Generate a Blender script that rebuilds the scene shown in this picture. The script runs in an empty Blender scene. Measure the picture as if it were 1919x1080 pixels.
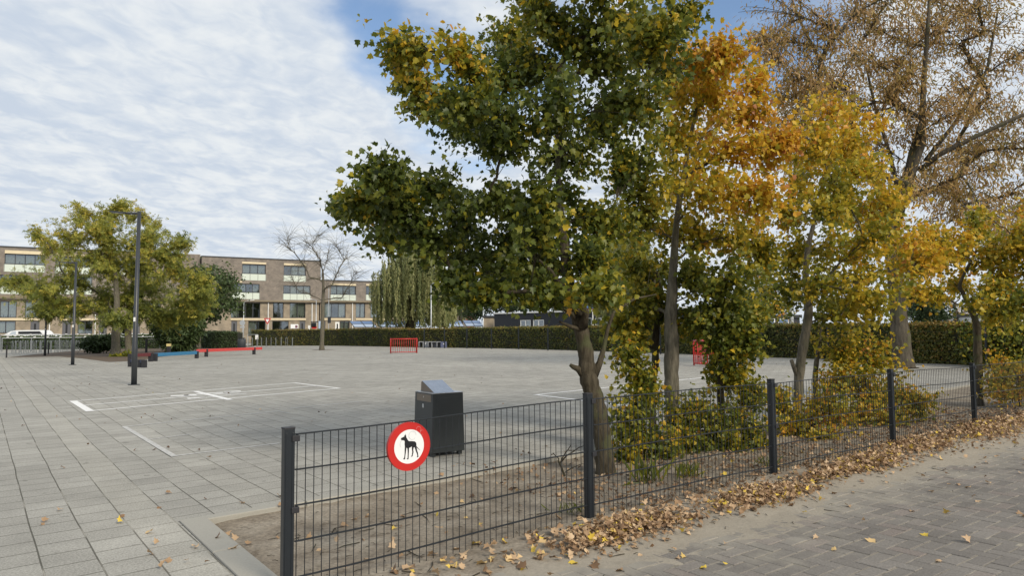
import bpy, math, random
import numpy as np
from mathutils import Vector, Matrix
R = math.radians
SC = bpy.context.scene
COL = SC.collection
rng = np.random.default_rng(7)
random.seed(7)

# ------------------------------------------------------------------ camera
F = 1331.0; EYE = 1.44; PITCH = math.atan(82 / F); ROLL = 0.008
cd = bpy.data.cameras.new('camera'); cam = bpy.data.objects.new('camera', cd); COL.objects.link(cam)
cd.sensor_width = 36; cd.lens = F / 1919 * 36; cd.clip_end = 3000; cd.clip_start = 0.05
CM = Matrix.Translation((0, 0, EYE)) @ Matrix.Rotation(R(90) + PITCH, 4, 'X') @ Matrix.Rotation(-ROLL, 4, 'Z')
cam.matrix_world = CM
SC.camera = cam
RM = np.array(CM.to_3x3())
def ray(px, py):
    return RM @ np.array([(px - 959.5) / F, -(py - 540) / F, -1.0])
def G(px, py, z=0.0):
    d = ray(px, py); t = (z - EYE) / d[2]
    return Vector((d[0] * t, d[1] * t, z))
def at(px, py, Y):
    d = ray(px, py); t = Y / d[1]
    return Vector((d[0] * t, Y, EYE + d[2] * t))

# ------------------------------------------------------------------ world, sun, exposure
SUN_EL, SUN_AZ = 34.0, 140.0          # azimuth measured clockwise from +Y (the view direction)
w = bpy.data.worlds.new('World'); SC.world = w; w.use_nodes = True
nt = w.node_tree; N = nt.nodes; L = nt.links; N.clear()
def nd(t, nodes=None, **k):
    n = (nodes or N).new(t)
    for a, b in k.items(): setattr(n, a, b)
    return n
out = nd('ShaderNodeOutputWorld')
sky = nd('ShaderNodeTexSky', sky_type='NISHITA', sun_disc=False)
sky.sun_elevation = R(SUN_EL); sky.sun_rotation = R(SUN_AZ); sky.altitude = 0; sky.air_density = 1.0; sky.dust_density = 0.6; sky.ozone_density = 1.6
bgs = nd('ShaderNodeBackground'); bgs.inputs[1].default_value = 0.13
L.new(sky.outputs[0], bgs.inputs[0])
tc = nd('ShaderNodeTexCoord'); sep = nd('ShaderNodeSeparateXYZ'); L.new(tc.outputs['Generated'], sep.inputs[0])
def M(op, a, b=None, c=None, cl=False):
    n = nd('ShaderNodeMath', operation=op); n.use_clamp = cl
    for i, v in enumerate((a, b, c)):
        if v is None: continue
        if isinstance(v, (int, float)): n.inputs[i].default_value = v
        else: L.new(v, n.inputs[i])
    return n.outputs[0]
zc = M('ADD', M('MAXIMUM', sep.outputs[2], 0.0), 0.10)
u_ = M('DIVIDE', sep.outputs[0], zc); v_ = M('DIVIDE', sep.outputs[1], zc)
cmb = nd('ShaderNodeCombineXYZ'); L.new(M('ADD', M('MULTIPLY', u_, 1.0), M('MULTIPLY', v_, 0.2)), cmb.inputs[0]); L.new(M('SUBTRACT', M('MULTIPLY', v_, 0.80), M('MULTIPLY', u_, 0.35)), cmb.inputs[1])
def noise(scale, detail, rough, off, dist=0.0):
    mp = nd('ShaderNodeMapping'); mp.inputs['Location'].default_value = off; L.new(cmb.outputs[0], mp.inputs[0])
    n = nd('ShaderNodeTexNoise'); n.inputs['Scale'].default_value = scale; n.inputs['Detail'].default_value = detail
    n.inputs['Roughness'].default_value = rough; n.inputs['Distortion'].default_value = dist; L.new(mp.outputs[0], n.inputs['Vector'])
    return n.outputs['Fac']
def mr(x, a, b, c=0.0, d=1.0, nodes=None, links=None):
    n = (nodes or N).new('ShaderNodeMapRange'); n.interpolation_type = 'SMOOTHSTEP'
    for i, v in enumerate((a, b, c, d)): n.inputs[i + 1].default_value = v
    (links or L).new(x, n.inputs[0]); return n.outputs[0]
nA = noise(2.1, 6, 0.5, (3.1, 1.7, 0), 0.25)
nB = noise(0.55, 3, 0.5, (9.3, 4.2, 0), 0.3)
nC = noise(6.5, 5, 0.5, (0.3, 7.2, 0), 0.6)
nD = noise(13.0, 4, 0.55, (2.3, 1.2, 0), 0.8)
# a gap of blue over the trees, elsewhere an almost closed sheet
gap = nd('ShaderNodeVectorMath', operation='DOT_PRODUCT'); L.new(tc.outputs['Generated'], gap.inputs[0])
gap.inputs[1].default_value = Vector(ray(880, 10)).normalized()
gap2 = nd('ShaderNodeVectorMath', operation='DOT_PRODUCT'); L.new(tc.outputs['Generated'], gap2.inputs[0]); gap2.inputs[1].default_value = Vector(ray(1420, -10)).normalized()
gm = M('MAXIMUM', mr(gap.outputs['Value'], 0.968, 0.997), mr(gap2.outputs['Value'], 0.978, 0.998))
cover = mr(M('SUBTRACT', M('ADD', nA, M('MULTIPLY', nB, 0.5)), M('MULTIPLY', gm, 0.42)), 0.22, 0.56, 0.0, 1.0)
shade = mr(M('ADD', M('ADD', M('MULTIPLY', nC, 0.42), M('MULTIPLY', nA, 0.33)), M('MULTIPLY', nD, 0.25)), 0.38, 0.62)
cc = nd('ShaderNodeMixRGB'); L.new(shade, cc.inputs[0]); cc.inputs[1].default_value = (0.57, 0.645, 0.75, 1); cc.inputs[2].default_value = (0.79, 0.825, 0.85, 1)
bgc = nd('ShaderNodeBackground'); bgc.inputs[1].default_value = 0.83; L.new(cc.outputs[0], bgc.inputs[0])
mx = nd('ShaderNodeMixShader'); L.new(cover, mx.inputs[0]); L.new(bgs.outputs[0], mx.inputs[1]); L.new(bgc.outputs[0], mx.inputs[2])
L.new(mx.outputs[0], out.inputs[0])
sl = bpy.data.lights.new('sun', 'SUN'); sl.energy = 2.5; sl.angle = R(15); sl.color = (1, 0.90, 0.74)
so = bpy.data.objects.new('sun', sl); COL.objects.link(so)
sd = Vector((math.sin(R(SUN_AZ)) * math.cos(R(SUN_EL)), math.cos(R(SUN_AZ)) * math.cos(R(SUN_EL)), math.sin(R(SUN_EL))))
so.rotation_euler = sd.to_track_quat('Z', 'Y').to_euler(); so.location = sd * 50
SC.view_settings.view_transform = 'Standard'; SC.view_settings.look = 'None'
SC.view_settings.exposure = 0.33; SC.view_settings.gamma = 1
SC.cycles.max_bounces = 6; SC.cycles.diffuse_bounces = 3; SC.cycles.transparent_max_bounces = 16

# ------------------------------------------------------------------ helpers: materials
def new_mat(name):
    m = bpy.data.materials.new(name); m.use_nodes = True
    n = m.node_tree.nodes; l = m.node_tree.links
    return m, n, l, n['Principled BSDF']
def simple(name, c, rough=0.6, metal=0.0, var=0.12, scale=6.0, bump=0.0, spec=0.5):
    m, n, l, b = new_mat(name)
    t = n.new('ShaderNodeTexCoord'); no = n.new('ShaderNodeTexNoise'); no.inputs['Scale'].default_value = scale; no.inputs['Detail'].default_value = 5
    l.new(t.outputs['Object'], no.inputs['Vector'])
    mixn = n.new('ShaderNodeMixRGB'); l.new(no.outputs['Fac'], mixn.inputs[0])
    mixn.inputs[1].default_value = tuple(x * (1 - var) for x in c) + (1,); mixn.inputs[2].default_value = tuple(min(1, x * (1 + var)) for x in c) + (1,)
    l.new(mixn.outputs[0], b.inputs['Base Color'])
    b.inputs['Roughness'].default_value = rough; b.inputs['Metallic'].default_value = metal; b.inputs['Specular IOR Level'].default_value = spec
    if bump:
        bp = n.new('ShaderNodeBump'); bp.inputs['Strength'].default_value = bump; bp.inputs['Distance'].default_value = 0.02
        l.new(no.outputs['Fac'], bp.inputs['Height']); l.new(bp.outputs[0], b.inputs['Normal'])
    return m
def ramp(n, stops):
    r = n.new('ShaderNodeValToRGB'); e = r.color_ramp.elements
    while len(e) < len(stops): e.new(0.5)
    for k, (p, c) in enumerate(stops): e[k].position = p; e[k].color = tuple(c) + (1,)
    return r
def leaf_mat(name, stops, trans=0.35, rough=0.5):
    m, n, l, b = new_mat(name)
    a = n.new('ShaderNodeAttribute'); a.attribute_name = 'tint'
    r = ramp(n, stops); l.new(a.outputs['Fac'], r.inputs[0]); l.new(r.outputs[0], b.inputs['Base Color'])
    b.inputs['Roughness'].default_value = rough; b.inputs['Specular IOR Level'].default_value = 0.35
    tr = n.new('ShaderNodeBsdfTranslucent'); l.new(r.outputs[0], tr.inputs[0])
    mxx = n.new('ShaderNodeMixShader'); mxx.inputs[0].default_value = trans
    l.new(b.outputs[0], mxx.inputs[1]); l.new(tr.outputs[0], mxx.inputs[2]); l.new(mxx.outputs[0], n['Material Output'].inputs[0])
    return m
def bark_mat(name, c1, c2, c3, scale=9):
    m, n, l, b = new_mat(name)
    t = n.new('ShaderNodeTexCoord'); mp = n.new('ShaderNodeMapping'); mp.inputs['Scale'].default_value = (1, 1, 0.22); l.new(t.outputs['Object'], mp.inputs[0])
    no = n.new('ShaderNodeTexNoise'); no.inputs['Scale'].default_value = scale * 3; no.inputs['Detail'].default_value = 8; no.inputs['Roughness'].default_value = 0.65; l.new(mp.outputs[0], no.inputs['Vector'])
    n2 = n.new('ShaderNodeTexNoise'); n2.inputs['Scale'].default_value = scale * 0.5; n2.inputs['Detail'].default_value = 4; l.new(t.outputs['Object'], n2.inputs['Vector'])
    r = ramp(n, [(0.3, c1), (0.7, c2)]); l.new(no.outputs['Fac'], r.inputs[0])
    mm = n.new('ShaderNodeMixRGB'); l.new(mr(n2.outputs['Fac'], 0.5, 0.68, nodes=n, links=l), mm.inputs[0]); l.new(r.outputs[0], mm.inputs[1]); mm.inputs[2].default_value = tuple(c3) + (1,)
    l.new(mm.outputs[0], b.inputs['Base Color']); b.inputs['Roughness'].default_value = 0.9; b.inputs['Specular IOR Level'].default_value = 0.2
    bp = n.new('ShaderNodeBump'); bp.inputs['Strength'].default_value = 0.8; bp.inputs['Distance'].default_value = 0.03; l.new(no.outputs['Fac'], bp.inputs['Height']); l.new(bp.outputs[0], b.inputs['Normal'])
    return m
def brick_mat(name, c1, c2, mortar):
    m, n, l, b = new_mat(name)
    t = n.new('ShaderNodeTexCoord'); sp = n.new('ShaderNodeSeparateXYZ'); l.new(t.outputs['Object'], sp.inputs[0])
    cx = n.new('ShaderNodeCombineXYZ')
    dt = n.new('ShaderNodeVectorMath'); dt.operation = 'DOT_PRODUCT'; l.new(t.outputs['Object'], dt.inputs[0]); dt.inputs[1].default_value = (0.866, 0.5, 0)
    l.new(dt.outputs['Value'], cx.inputs[0]); l.new(sp.outputs[2], cx.inputs[1])
    br = n.new('ShaderNodeTexBrick'); l.new(cx.outputs[0], br.inputs['Vector']); br.inputs['Scale'].default_value = 1.0
    br.inputs['Brick Width'].default_value = 0.22; br.inputs['Row Height'].default_value = 0.065; br.inputs['Mortar Size'].default_value = 0.008
    br.inputs['Color1'].default_value = tuple(c1) + (1,); br.inputs['Color2'].default_value = tuple(c2) + (1,); br.inputs['Mortar'].default_value = tuple(mortar) + (1,); br.inputs['Bias'].default_value = 0.0
    no = n.new('ShaderNodeTexNoise'); no.inputs['Scale'].default_value = 1.3; no.inputs['Detail'].default_value = 6; l.new(t.outputs['Object'], no.inputs['Vector'])
    mm = n.new('ShaderNodeMixRGB'); mm.blend_type = 'MULTIPLY'; mm.inputs[0].default_value = 1.0
    r = ramp(n, [(0.3, (0.72, 0.72, 0.72)), (0.7, (1.15, 1.12, 1.1))]); l.new(no.outputs['Fac'], r.inputs[0])
    l.new(br.outputs['Color'], mm.inputs[1]); l.new(r.outputs[0], mm.inputs[2]); l.new(mm.outputs[0], b.inputs['Base Color']); b.inputs['Roughness'].default_value = 0.9
    return m
def glass_mat(name, tint, refl):
    m = bpy.data.materials.new(name); m.use_nodes = True; n = m.node_tree.nodes; l = m.node_tree.links; n.clear()
    o = n.new('ShaderNodeOutputMaterial'); t = n.new('ShaderNodeBsdfTransparent'); t.inputs[0].default_value = tuple(tint) + (1,)
    g = n.new('ShaderNodeBsdfGlossy'); g.inputs['Roughness'].default_value = 0.03; g.inputs[0].default_value = (0.50, 0.52, 0.53, 1)
    f = n.new('ShaderNodeLayerWeight'); f.inputs[0].default_value = 0.2
    mrn = mr(f.outputs['Fresnel'], 0.0, 1.0, refl, 0.35, nodes=n, links=l)
    x = n.new('ShaderNodeMixShader'); l.new(mrn, x.inputs[0]); l.new(t.outputs[0], x.inputs[1]); l.new(g.outputs[0], x.inputs[2]); l.new(x.outputs[0], o.inputs[0])
    return m

# ------------------------------------------------------------------ helpers: meshes and objects
class MB:
    def __init__(s): s.v = []; s.f = []
    def add(s, vs, fs):
        o = len(s.v); s.v += [tuple(p) for p in vs]; s.f += [tuple(i + o for i in f) for f in fs]; return s
    def box8(s, p):  # 8 corners: bottom 4 ccw, top 4 ccw
        return s.add(p, [(0, 3, 2, 1), (4, 5, 6, 7), (0, 1, 5, 4), (1, 2, 6, 5), (2, 3, 7, 6), (3, 0, 4, 7)])
    def box(s, c, d, rz=0.0, taper=1.0):
        cs, sn = math.cos(rz), math.sin(rz); P = []
        for k, z in ((1.0, -d[2] / 2), (taper, d[2] / 2)):
            for x, y in ((-1, -1), (1, -1), (1, 1), (-1, 1)):
                X = x * d[0] / 2 * k; Y = y * d[1] / 2 * k
                P.append((c[0] + X * cs - Y * sn, c[1] + X * sn + Y * cs, c[2] + z))
        return s.box8(P)
    def bar(s, a, b, wdt, h):   # horizontal or sloping rectangular bar from a to b
        a = Vector(a); b = Vector(b); d = (b - a).normalized(); sd_ = d.cross(Vector((0, 0, 1))).normalized() * wdt / 2; up = sd_.cross(d).normalized() * h / 2
        return s.box8([a - sd_ - up, a + sd_ - up, b + sd_ - up, b - sd_ - up, a - sd_ + up, a + sd_ + up, b + sd_ + up, b - sd_ + up])
    def tube(s, pts, rad, n=8, cap=True):
        pts = [Vector(p) for p in pts]
        if not hasattr(rad, '__len__'): rad = [rad] * len(pts)
        rings = []; o = len(s.v); ref = None
        for i, p in enumerate(pts):
            t = (pts[min(i + 1, len(pts) - 1)] - pts[max(i - 1, 0)])
            if t.length < 1e-9: t = Vector((0, 0, 1))
            t.normalize()
            if ref is None: ref = t.orthogonal().normalized()
            ref = (ref - t * ref.dot(t))
            if ref.length < 1e-6: ref = t.orthogonal()
            ref.normalize(); b = t.cross(ref)
            for k in range(n):
                a = 2 * math.pi * k / n
                s.v.append(tuple(p + (ref * math.cos(a) + b * math.sin(a)) * rad[i]))
        for i in range(len(pts) - 1):
            for k in range(n):
                k2 = (k + 1) % n
                s.f.append((o + i * n + k, o + i * n + k2, o + (i + 1) * n + k2, o + (i + 1) * n + k))
        if cap:
            s.f.append(tuple(o + k for k in range(n))[::-1]); s.f.append(tuple(o + (len(pts) - 1) * n + k for k in range(n)))
        return s
    def cyl(s, c, r, h, n=20, r2=None):
        return s.tube([c, (c[0], c[1], c[2] + h)], [r, r if r2 is None else r2], n)
    def prism(s, pts, off):      # closed planar outline extruded by vector off
        n = len(pts); off = Vector(off)
        return s.add([Vector(p) for p in pts] + [Vector(p) + off for p in pts], [tuple(range(n))[::-1], tuple(range(n, 2 * n))] + [(i, (i + 1) % n, n + (i + 1) % n, n + i) for i in range(n)])
    def build(s, name, mat, parent=None, smooth=False, bevel=0.0):
        me = bpy.data.meshes.new(name); me.from_pydata(s.v, [], s.f); me.materials.append(mat)
        if smooth: me.polygons.foreach_set('use_smooth', [True] * len(me.polygons))
        o = bpy.data.objects.new(name, me); COL.objects.link(o)
        if bevel:
            bm_ = o.modifiers.new('bevel', 'BEVEL'); bm_.width = bevel; bm_.segments = 2; bm_.limit_method = 'ANGLE'
        if parent: o.parent = parent; o.matrix_parent_inverse = Matrix.Translation(-parent.location) if False else Matrix.Identity(4); o.location = -Vector(parent.location) if not parent.get('local') else (0, 0, 0)
        return o
def tag(o, label=None, cat=None, group=None, kind=None):
    if label: o['label'] = label
    if cat: o['category'] = cat
    if group: o['group'] = group
    if kind: o['kind'] = kind
    return o
def thing(name, label, cat, loc=(0, 0, 0), rz=0.0, group=None, local=False):
    o = bpy.data.objects.new(name, None); COL.objects.link(o); o.location = loc; o.rotation_euler = (0, 0, rz); o.empty_display_size = 0.2
    if local: o['local'] = 1
    return tag(o, label, cat, group)
# children of a 'local' thing are modelled around its own base; others in world coordinates
def copy_tree(o, parent=None):
    c = o.copy(); COL.objects.link(c); c.parent = parent
    for ch in [x for x in bpy.data.objects if x.parent == o]: copy_tree(ch, c)
    return c

def inst_mesh(name, tv, tf, pos, frames, scale, tint, mat, parent=None):
    tv = np.asarray(tv, float); tf = np.asarray(tf, int); n = len(pos); V = len(tv); Fn, K = tf.shape
    co = np.einsum('nij,vj->nvi', frames, tv) * np.asarray(scale)[:, None, None] + np.asarray(pos)[:, None, :]
    me = bpy.data.meshes.new(name); me.vertices.add(n * V); me.vertices.foreach_set('co', co.reshape(-1).astype(np.float32))
    idx = (tf[None] + (np.arange(n) * V)[:, None, None]).reshape(-1)
    me.loops.add(len(idx)); me.loops.foreach_set('vertex_index', idx.astype(np.int32))
    me.polygons.add(n * Fn); me.polygons.foreach_set('loop_start', (np.arange(n * Fn) * K).astype(np.int32))
    me.update(calc_edges=True)
    a = me.attributes.new('tint', 'FLOAT', 'FACE'); a.data.foreach_set('value', np.repeat(np.clip(tint, 0, 1), Fn).astype(np.float32))
    me.materials.append(mat); o = bpy.data.objects.new(name, me); COL.objects.link(o)
    if parent: o.parent = parent; o.location = -Vector(parent.location) if not parent.get('local') else (0, 0, 0)
    return o
def frames_from(y, nrm):
    y = y / (np.linalg.norm(y, axis=1, keepdims=True) + 1e-9); x = np.cross(y, nrm); x /= (np.linalg.norm(x, axis=1, keepdims=True) + 1e-9); z = np.cross(x, y)
    return np.stack([x, y, z], axis=2)
def unit(n): 
    v = rng.normal(size=(n, 3)); return v / np.linalg.norm(v, axis=1, keepdims=True)
_mo = [(0, 0), (.22, .0), (.42, .12), (.31, .34), (.40, .60), (.18, .60), (0, .96), (-.18, .60), (-.38, .62), (-.30, .33), (-.44, .14), (-.22, .0)]
MAPLE_V = [(0, .32, -0.03)] + [(x, y, .42 * abs(x) - .45 * x * x - .22 * (y - .3) ** 2) for x, y in _mo]
MAPLE_F = [(0, i, i % 12 + 1) for i in range(1, 13)]
SLIM_V = [(0, 0, 0), (.14, .35, .03), (.1, .75, 0), (0, 1, -.06), (-.1, .75, 0), (-.14, .35, .03)]
SLIM_F = [(0, 1, 2, 3), (0, 3, 4, 5)]
OVAL_V = [(0, 0, 0), (.3, .3, .08), (.26, .7, .04), (0, 1, -.05), (-.26, .7, .04), (-.3, .3, .08)]
OVAL_F = SLIM_F
# pinnate leaf of a walnut-like tree: five leaflets
PIN_V, PIN_F = [], []
for cx_, cy_, ang, ln in ((0, .6, 0, .42), (0, .5, 60, .36), (0, .5, -60, .36), (0, .2, 65, .34), (0, .2, -65, .34)):
    o_ = len(PIN_V); c_, s_ = math.sin(R(ang)), math.cos(R(ang))
    for a_, b_ in ((0, 0), (.5, .32), (1, 0), (.5, -.32)):
        PIN_V.append((cx_ + (a_ * c_ + b_ * s_) * ln, cy_ + (a_ * s_ - b_ * c_) * ln, -.1 * a_ * abs(c_)))
    PIN_F.append((o_, o_ + 1, o_ + 2, o_ + 3))
CURL_V = [(x, y, -1.1 * x * x * (1 if y < .6 else .5) + .9 * max(0, y - .45) ** 2 * 1.2) for x, y, z in MAPLE_V]
LT = {'maple': (MAPLE_V, MAPLE_F), 'slim': (SLIM_V, SLIM_F), 'oval': (OVAL_V, OVAL_F), 'pin': (PIN_V, PIN_F)}

def tree(name, label, cat, Y0, trunk, lobes, leaf, lsize, nleaf, bark, lmat, base_z=0.0, twigs=14, dyr=1.0, group=None, tvar=0.08, droop=0.5, spread=0.07, tipr=0.004, start=0.3, extra=None, lobes_scale=1.0, twig_out=1.0, seed=1):
    global rng
    rng = np.random.default_rng(seed)
    k = Y0 / F
    tp = [at(x, y, Y0) for x, y, w_ in trunk]; tr = [w_ * k / 2 for _, _, w_ in trunk]
    tp[0].z = base_z - 0.06
    root = thing(name, label, cat, (tp[0].x, tp[0].y, base_z), 0, group)
    # subdivide trunk
    P, Rr = [], []
    for i in range(len(tp) - 1):
        for q in range(6):
            t = q / 6; a = tp[max(i - 1, 0)]; b = tp[i]; c = tp[i + 1]; d = tp[min(i + 2, len(tp) - 1)]
            p = 0.5 * ((2 * b) + (c - a) * t + (2 * a - 5 * b + 4 * c - d) * t * t + (3 * b - a - 3 * c + d) * t ** 3)
            P.append(p); Rr.append(tr[i] * (1 - t) + tr[i + 1] * t)
    P.append(tp[-1]); Rr.append(tr[-1])
    for i in range(1, len(P) - 1):
        P[i] = P[i] + Vector(rng.normal(size=3)) * Rr[i] * 0.025; Rr[i] *= 1 + .05 * math.sin(i * 1.1 + seed)
    Rr[0] *= 1.35; Rr[1] *= 1.2; Rr[2] *= 1.08
    mb = MB(); mb.tube(P, Rr, 12)
    nodes = [(P[i], -1 if i == 0 else i - 1, Rr[i]) for i in range(len(P))]
    npos = [np.array(p[0]) for p in nodes]; par = [n_[1] for n_ in nodes]; ntr = len(P); cnt = [0] * len(P)
    first = int(len(P) * start)
    LB = []
    for lb in lobes:
        px, py, rx, ry, tn = lb[:5]; dn = lb[5] if len(lb) > 5 else 1.0
        dy = rng.uniform(-dyr, dyr) if len(lb) < 7 else lb[6]
        c = at(px, py, Y0 + dy); LB.append((np.array(c), rx * k * lobes_scale, ry * k * lobes_scale, tn, dn))
    top = np.array(P[-1])
    LB.sort(key=lambda q: min(np.linalg.norm(q[0] - npos[i]) for i in range(first, ntr)))
    ends = []; LC = np.array([q[0] for q in LB]); LRr = np.array([(q[1] + q[2]) / 2 for q in LB]); LT_ = np.array([q[3] for q in LB])
    for c, rx, ry, tn, dn in LB:
        best, bi = 1e9, first
        for i in range(first, len(npos)):
            d = np.linalg.norm(c - npos[i]); cost = d + 1.1 * max(0, npos[i][2] - c[2] + 0.35 * d)
            if i >= ntr: cost *= 1.08
            if cost < best: best, bi = cost, i
        a = npos[bi]; d = c - a; m1 = a + d * 0.4 + np.array([0, 0, 0.10 * np.linalg.norm(d)]) + rng.normal(size=3) * 0.06 * np.linalg.norm(d)
        prev = bi; seg = []
        for q in range(1, 8):
            t = q / 7; p = (1 - t) ** 2 * a + 2 * t * (1 - t) * m1 + t * t * c + rng.normal(size=3) * 0.015 * np.linalg.norm(d)
            npos.append(p); par.append(prev); cnt.append(0); prev = len(npos) - 1; seg.append(prev)
        j = prev
        while j != -1: cnt[j] += 1; j = par[j]
        ends.append((bi, seg, c, rx, ry, tn, dn))
    tot = max(1, len(LB)); bmb = MB(); rl = tr[-1] * 1.6
    rlimb = lambda i: max(tipr * 1.6, max(Rr[first] * 0.62, rl) * (cnt[i] / tot) ** 0.5 * 0.9)
    for bi, seg, *_ in ends:
        bmb.tube([npos[bi]] + [npos[i] for i in seg], [min(rlimb(seg[0]) * 1.05, Rr[min(bi, ntr - 1)] * .9 if bi < ntr else 9)] + [rlimb(i) * (1 - .5 * q / 7 if cnt[i] == 1 else 1) for q, i in enumerate(seg)], 7, False)
    if extra:
        for pts in extra:
            bmb.tube([at(x, y, Y0 + dy) for x, y, w_, dy in pts], [w_ * k / 2 for x, y, w_, dy in pts], 8)
    # twigs and leaves
    LP, LY, LN, TI = [], [], [], []
    for bi, seg, c, rx, ry, tn, dn in ends:
        nt_ = max(3, int(twigs * dn)); nl = max(0, int(nleaf * 2.1 * dn / nt_))
        for _ in range(nt_):
            st = npos[seg[int(rng.integers(1, 7))]]
            dd = unit(1)[0]; rr = rng.random() ** 0.45
            tip = c + np.clip(rng.normal(size=3), -1.9, 1.9) * .62 * np.array([rx, (rx + ry) / 2, ry]) * twig_out
            mid = (st + tip) / 2 + np.array([0, 0, 0.12 * np.linalg.norm(tip - st)]) + rng.normal(size=3) * 0.05 * rx
            pts = [(1 - t) ** 2 * st + 2 * t * (1 - t) * mid + t * t * tip for t in (0, .3, .6, .85, 1)]
            bmb.tube(pts, [tipr * 1.5, tipr * 1.3, tipr, tipr * .8, tipr * .5], 4, False)
            if nl:
                t = rng.uniform(0.25, 1.04, nl)[:, None]; p = (1 - t) ** 2 * st + 2 * t * (1 - t) * mid + t * t * tip
                p = p + rng.normal(size=(nl, 3)) * spread * 1.45 * (0.6 + 0.4 * t)
                dirv = (tip - st) / (np.linalg.norm(tip - st) + 1e-9)
                y = dirv[None] * .4 + unit(nl) * .8 + np.array([0, 0, -droop]); nn = unit(nl) + np.array([0, 0, 0.35])
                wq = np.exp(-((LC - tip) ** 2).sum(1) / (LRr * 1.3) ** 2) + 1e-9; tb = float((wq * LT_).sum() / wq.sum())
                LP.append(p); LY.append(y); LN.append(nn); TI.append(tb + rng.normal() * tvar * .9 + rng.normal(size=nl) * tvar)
    mb.build('trunk', bark, root, smooth=True)
    bmb.build('branches', bark, root, smooth=True)
    if LP:
        LP = np.concatenate(LP); fr = frames_from(np.concatenate(LY), np.concatenate(LN))
        tv, tf = LT[leaf]
        inst_mesh('crown', tv, tf, LP, fr, lsize * rng.uniform(0.5, 1.3, len(LP)), np.concatenate(TI), lmat, root)
    return root

def blob(name, label, cat, centers, leaf, lsize, n, lmat, tn, tvar=0.1, stems=None, group=None, base=None, droop=0.3, shell=0.55, stem_n=6):
    """bush: leaves through a set of ellipsoids (centre, rx, ry, rz), with stems from the ground"""
    c0 = base or Vector((centers[0][0][0], centers[0][0][1], 0))
    root = thing(name, label, cat, c0, 0, group)
    vol = np.array([c[1] * c[2] * c[3] for c in centers]) ** 0.75; per = (n * vol / vol.sum()).astype(int)
    LP, TI, mb = [], [], MB()
    for (c, rx, ry, rz), m in zip(centers, per):
        d = unit(m); r_ = rng.random(m) ** (1 / 3 * shell + .12) * (1 + .35 * (rng.random(m) < .18) * rng.random(m))
        lump = 1 + 0.22 * np.sin(d[:, 0] * 7 + c[0]) * np.sin(d[:, 2] * 8 + c[1]) + 0.12 * np.sin(d[:, 1] * 15 + c[0] * 3)
        p = np.array(c) + d * (r_ * lump)[:, None] * np.array([rx, ry, rz]); p[:, 2] = np.maximum(p[:, 2], 0.02)
        LP.append(p); TI.append(np.full(m, tn) + rng.normal(size=m) * tvar)
        for _ in range(stem_n):
            e = np.array(c) + unit(1)[0] * np.array([rx, ry, rz]) * .8
            b = np.array([c0.x, c0.y, -0.03]) + rng.normal(size=3) * np.array([.1, .1, 0]) * rx; m1 = (b + e) / 2 + rng.normal(size=3) * .06
            mb.tube([b, m1, e], [stems or .012, (stems or .012) * .7, .003], 5, False)
    LP = np.concatenate(LP); m = len(LP)
    mb.build('stems', BARK_D, root)
    tv, tf = LT[leaf]
    inst_mesh('foliage', tv, tf, LP, frames_from(unit(m) + np.array([0, 0, -droop]), unit(m) + np.array([0, 0, .7])), lsize * rng.uniform(.6, 1.3, m), np.concatenate(TI), lmat, root)
    return root

# ------------------------------------------------------------------ materials
GREEN = [(0.0, (.042, .062, .014)), (0.22, (.085, .115, .022)), (0.42, (.165, .185, .026)), (0.58, (.36, .315, .030)), (0.72, (.64, .44, .034)), (0.88, (.66, .33, .036)), (1.0, (.42, .17, .06))]
M_MAPLE = leaf_mat('maple_leaf', GREEN, 0.42, .42)
M_ASH = leaf_mat('ash_leaf', [(0, (.19, .175, .05)), (.4, (.36, .27, .075)), (.7, (.46, .30, .105)), (1, (.52, .34, .17))], 0.45)
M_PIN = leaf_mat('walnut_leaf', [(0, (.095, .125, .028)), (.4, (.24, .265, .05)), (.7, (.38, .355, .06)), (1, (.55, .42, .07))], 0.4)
M_DARKLEAF = leaf_mat('evergreen_leaf', [(0, (.018, .034, .012)), (.5, (.048, .078, .026)), (1, (.10, .135, .045))], 0.15)
M_WILLOW = leaf_mat('willow_leaf', [(0, (.10, .125, .045)), (.5, (.22, .24, .09)), (1, (.36, .35, .15))], 0.3)
M_HEDGE = leaf_mat('hornbeam_leaf', [(0, (.022, .036, .008)), (.35, (.065, .085, .018)), (.65, (.16, .155, .03)), (1, (.32, .19, .05))], 0.25)
M_LITTER = leaf_mat('fallen_leaf', [(0, (.10, .06, .035)), (.3, (.25, .15, .08)), (.6, (.46, .31, .18)), (.85, (.62, .45, .28)), (.93, (.66, .46, .14)), (1, (.75, .54, .08))], 0.15, 0.6)
BARK = bark_mat('maple_bark', (.030, .024, .015), (.105, .088, .060), (.075, .078, .038))
BARK_D = bark_mat('dark_bark', (.022, .018, .012), (.08, .065, .045), (.05, .05, .03))
BARK_L = bark_mat('grey_bark', (.060, .054, .042), (.20, .18, .135), (.13, .125, .085))
BARK_BIG = bark_mat('ash_bark', (.036, .030, .022), (.13, .112, .085), (.09, .09, .05), 4)
M_POST = simple('anthracite_powder_coat', (.013, .017, .022), .38, .0, .15, 30)
M_WIRE = simple('anthracite_wire', (.014, .017, .021), .42, .0, .2, 40)
M_STEEL = simple('bare_steel', (.55, .55, .55), .3, 1.0, .1, 20)
M_BIN = simple('bin_coating', (.026, .031, .033), .42, 0, .25, 9)
M_LID = simple('brushed_steel_lid', (.42, .45, .50), .26, 1.0, .15, 14)
M_BRONZE = simple('lock_plate_metal', (.20, .17, .14), .35, .8, .1, 10)
M_RED = simple('red_paint', (.50, .020, .016), .35, 0, .12, 12)
M_SIGNW = simple('sign_white', (.78, .79, .80), .3, 0, .04, 20)
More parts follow.
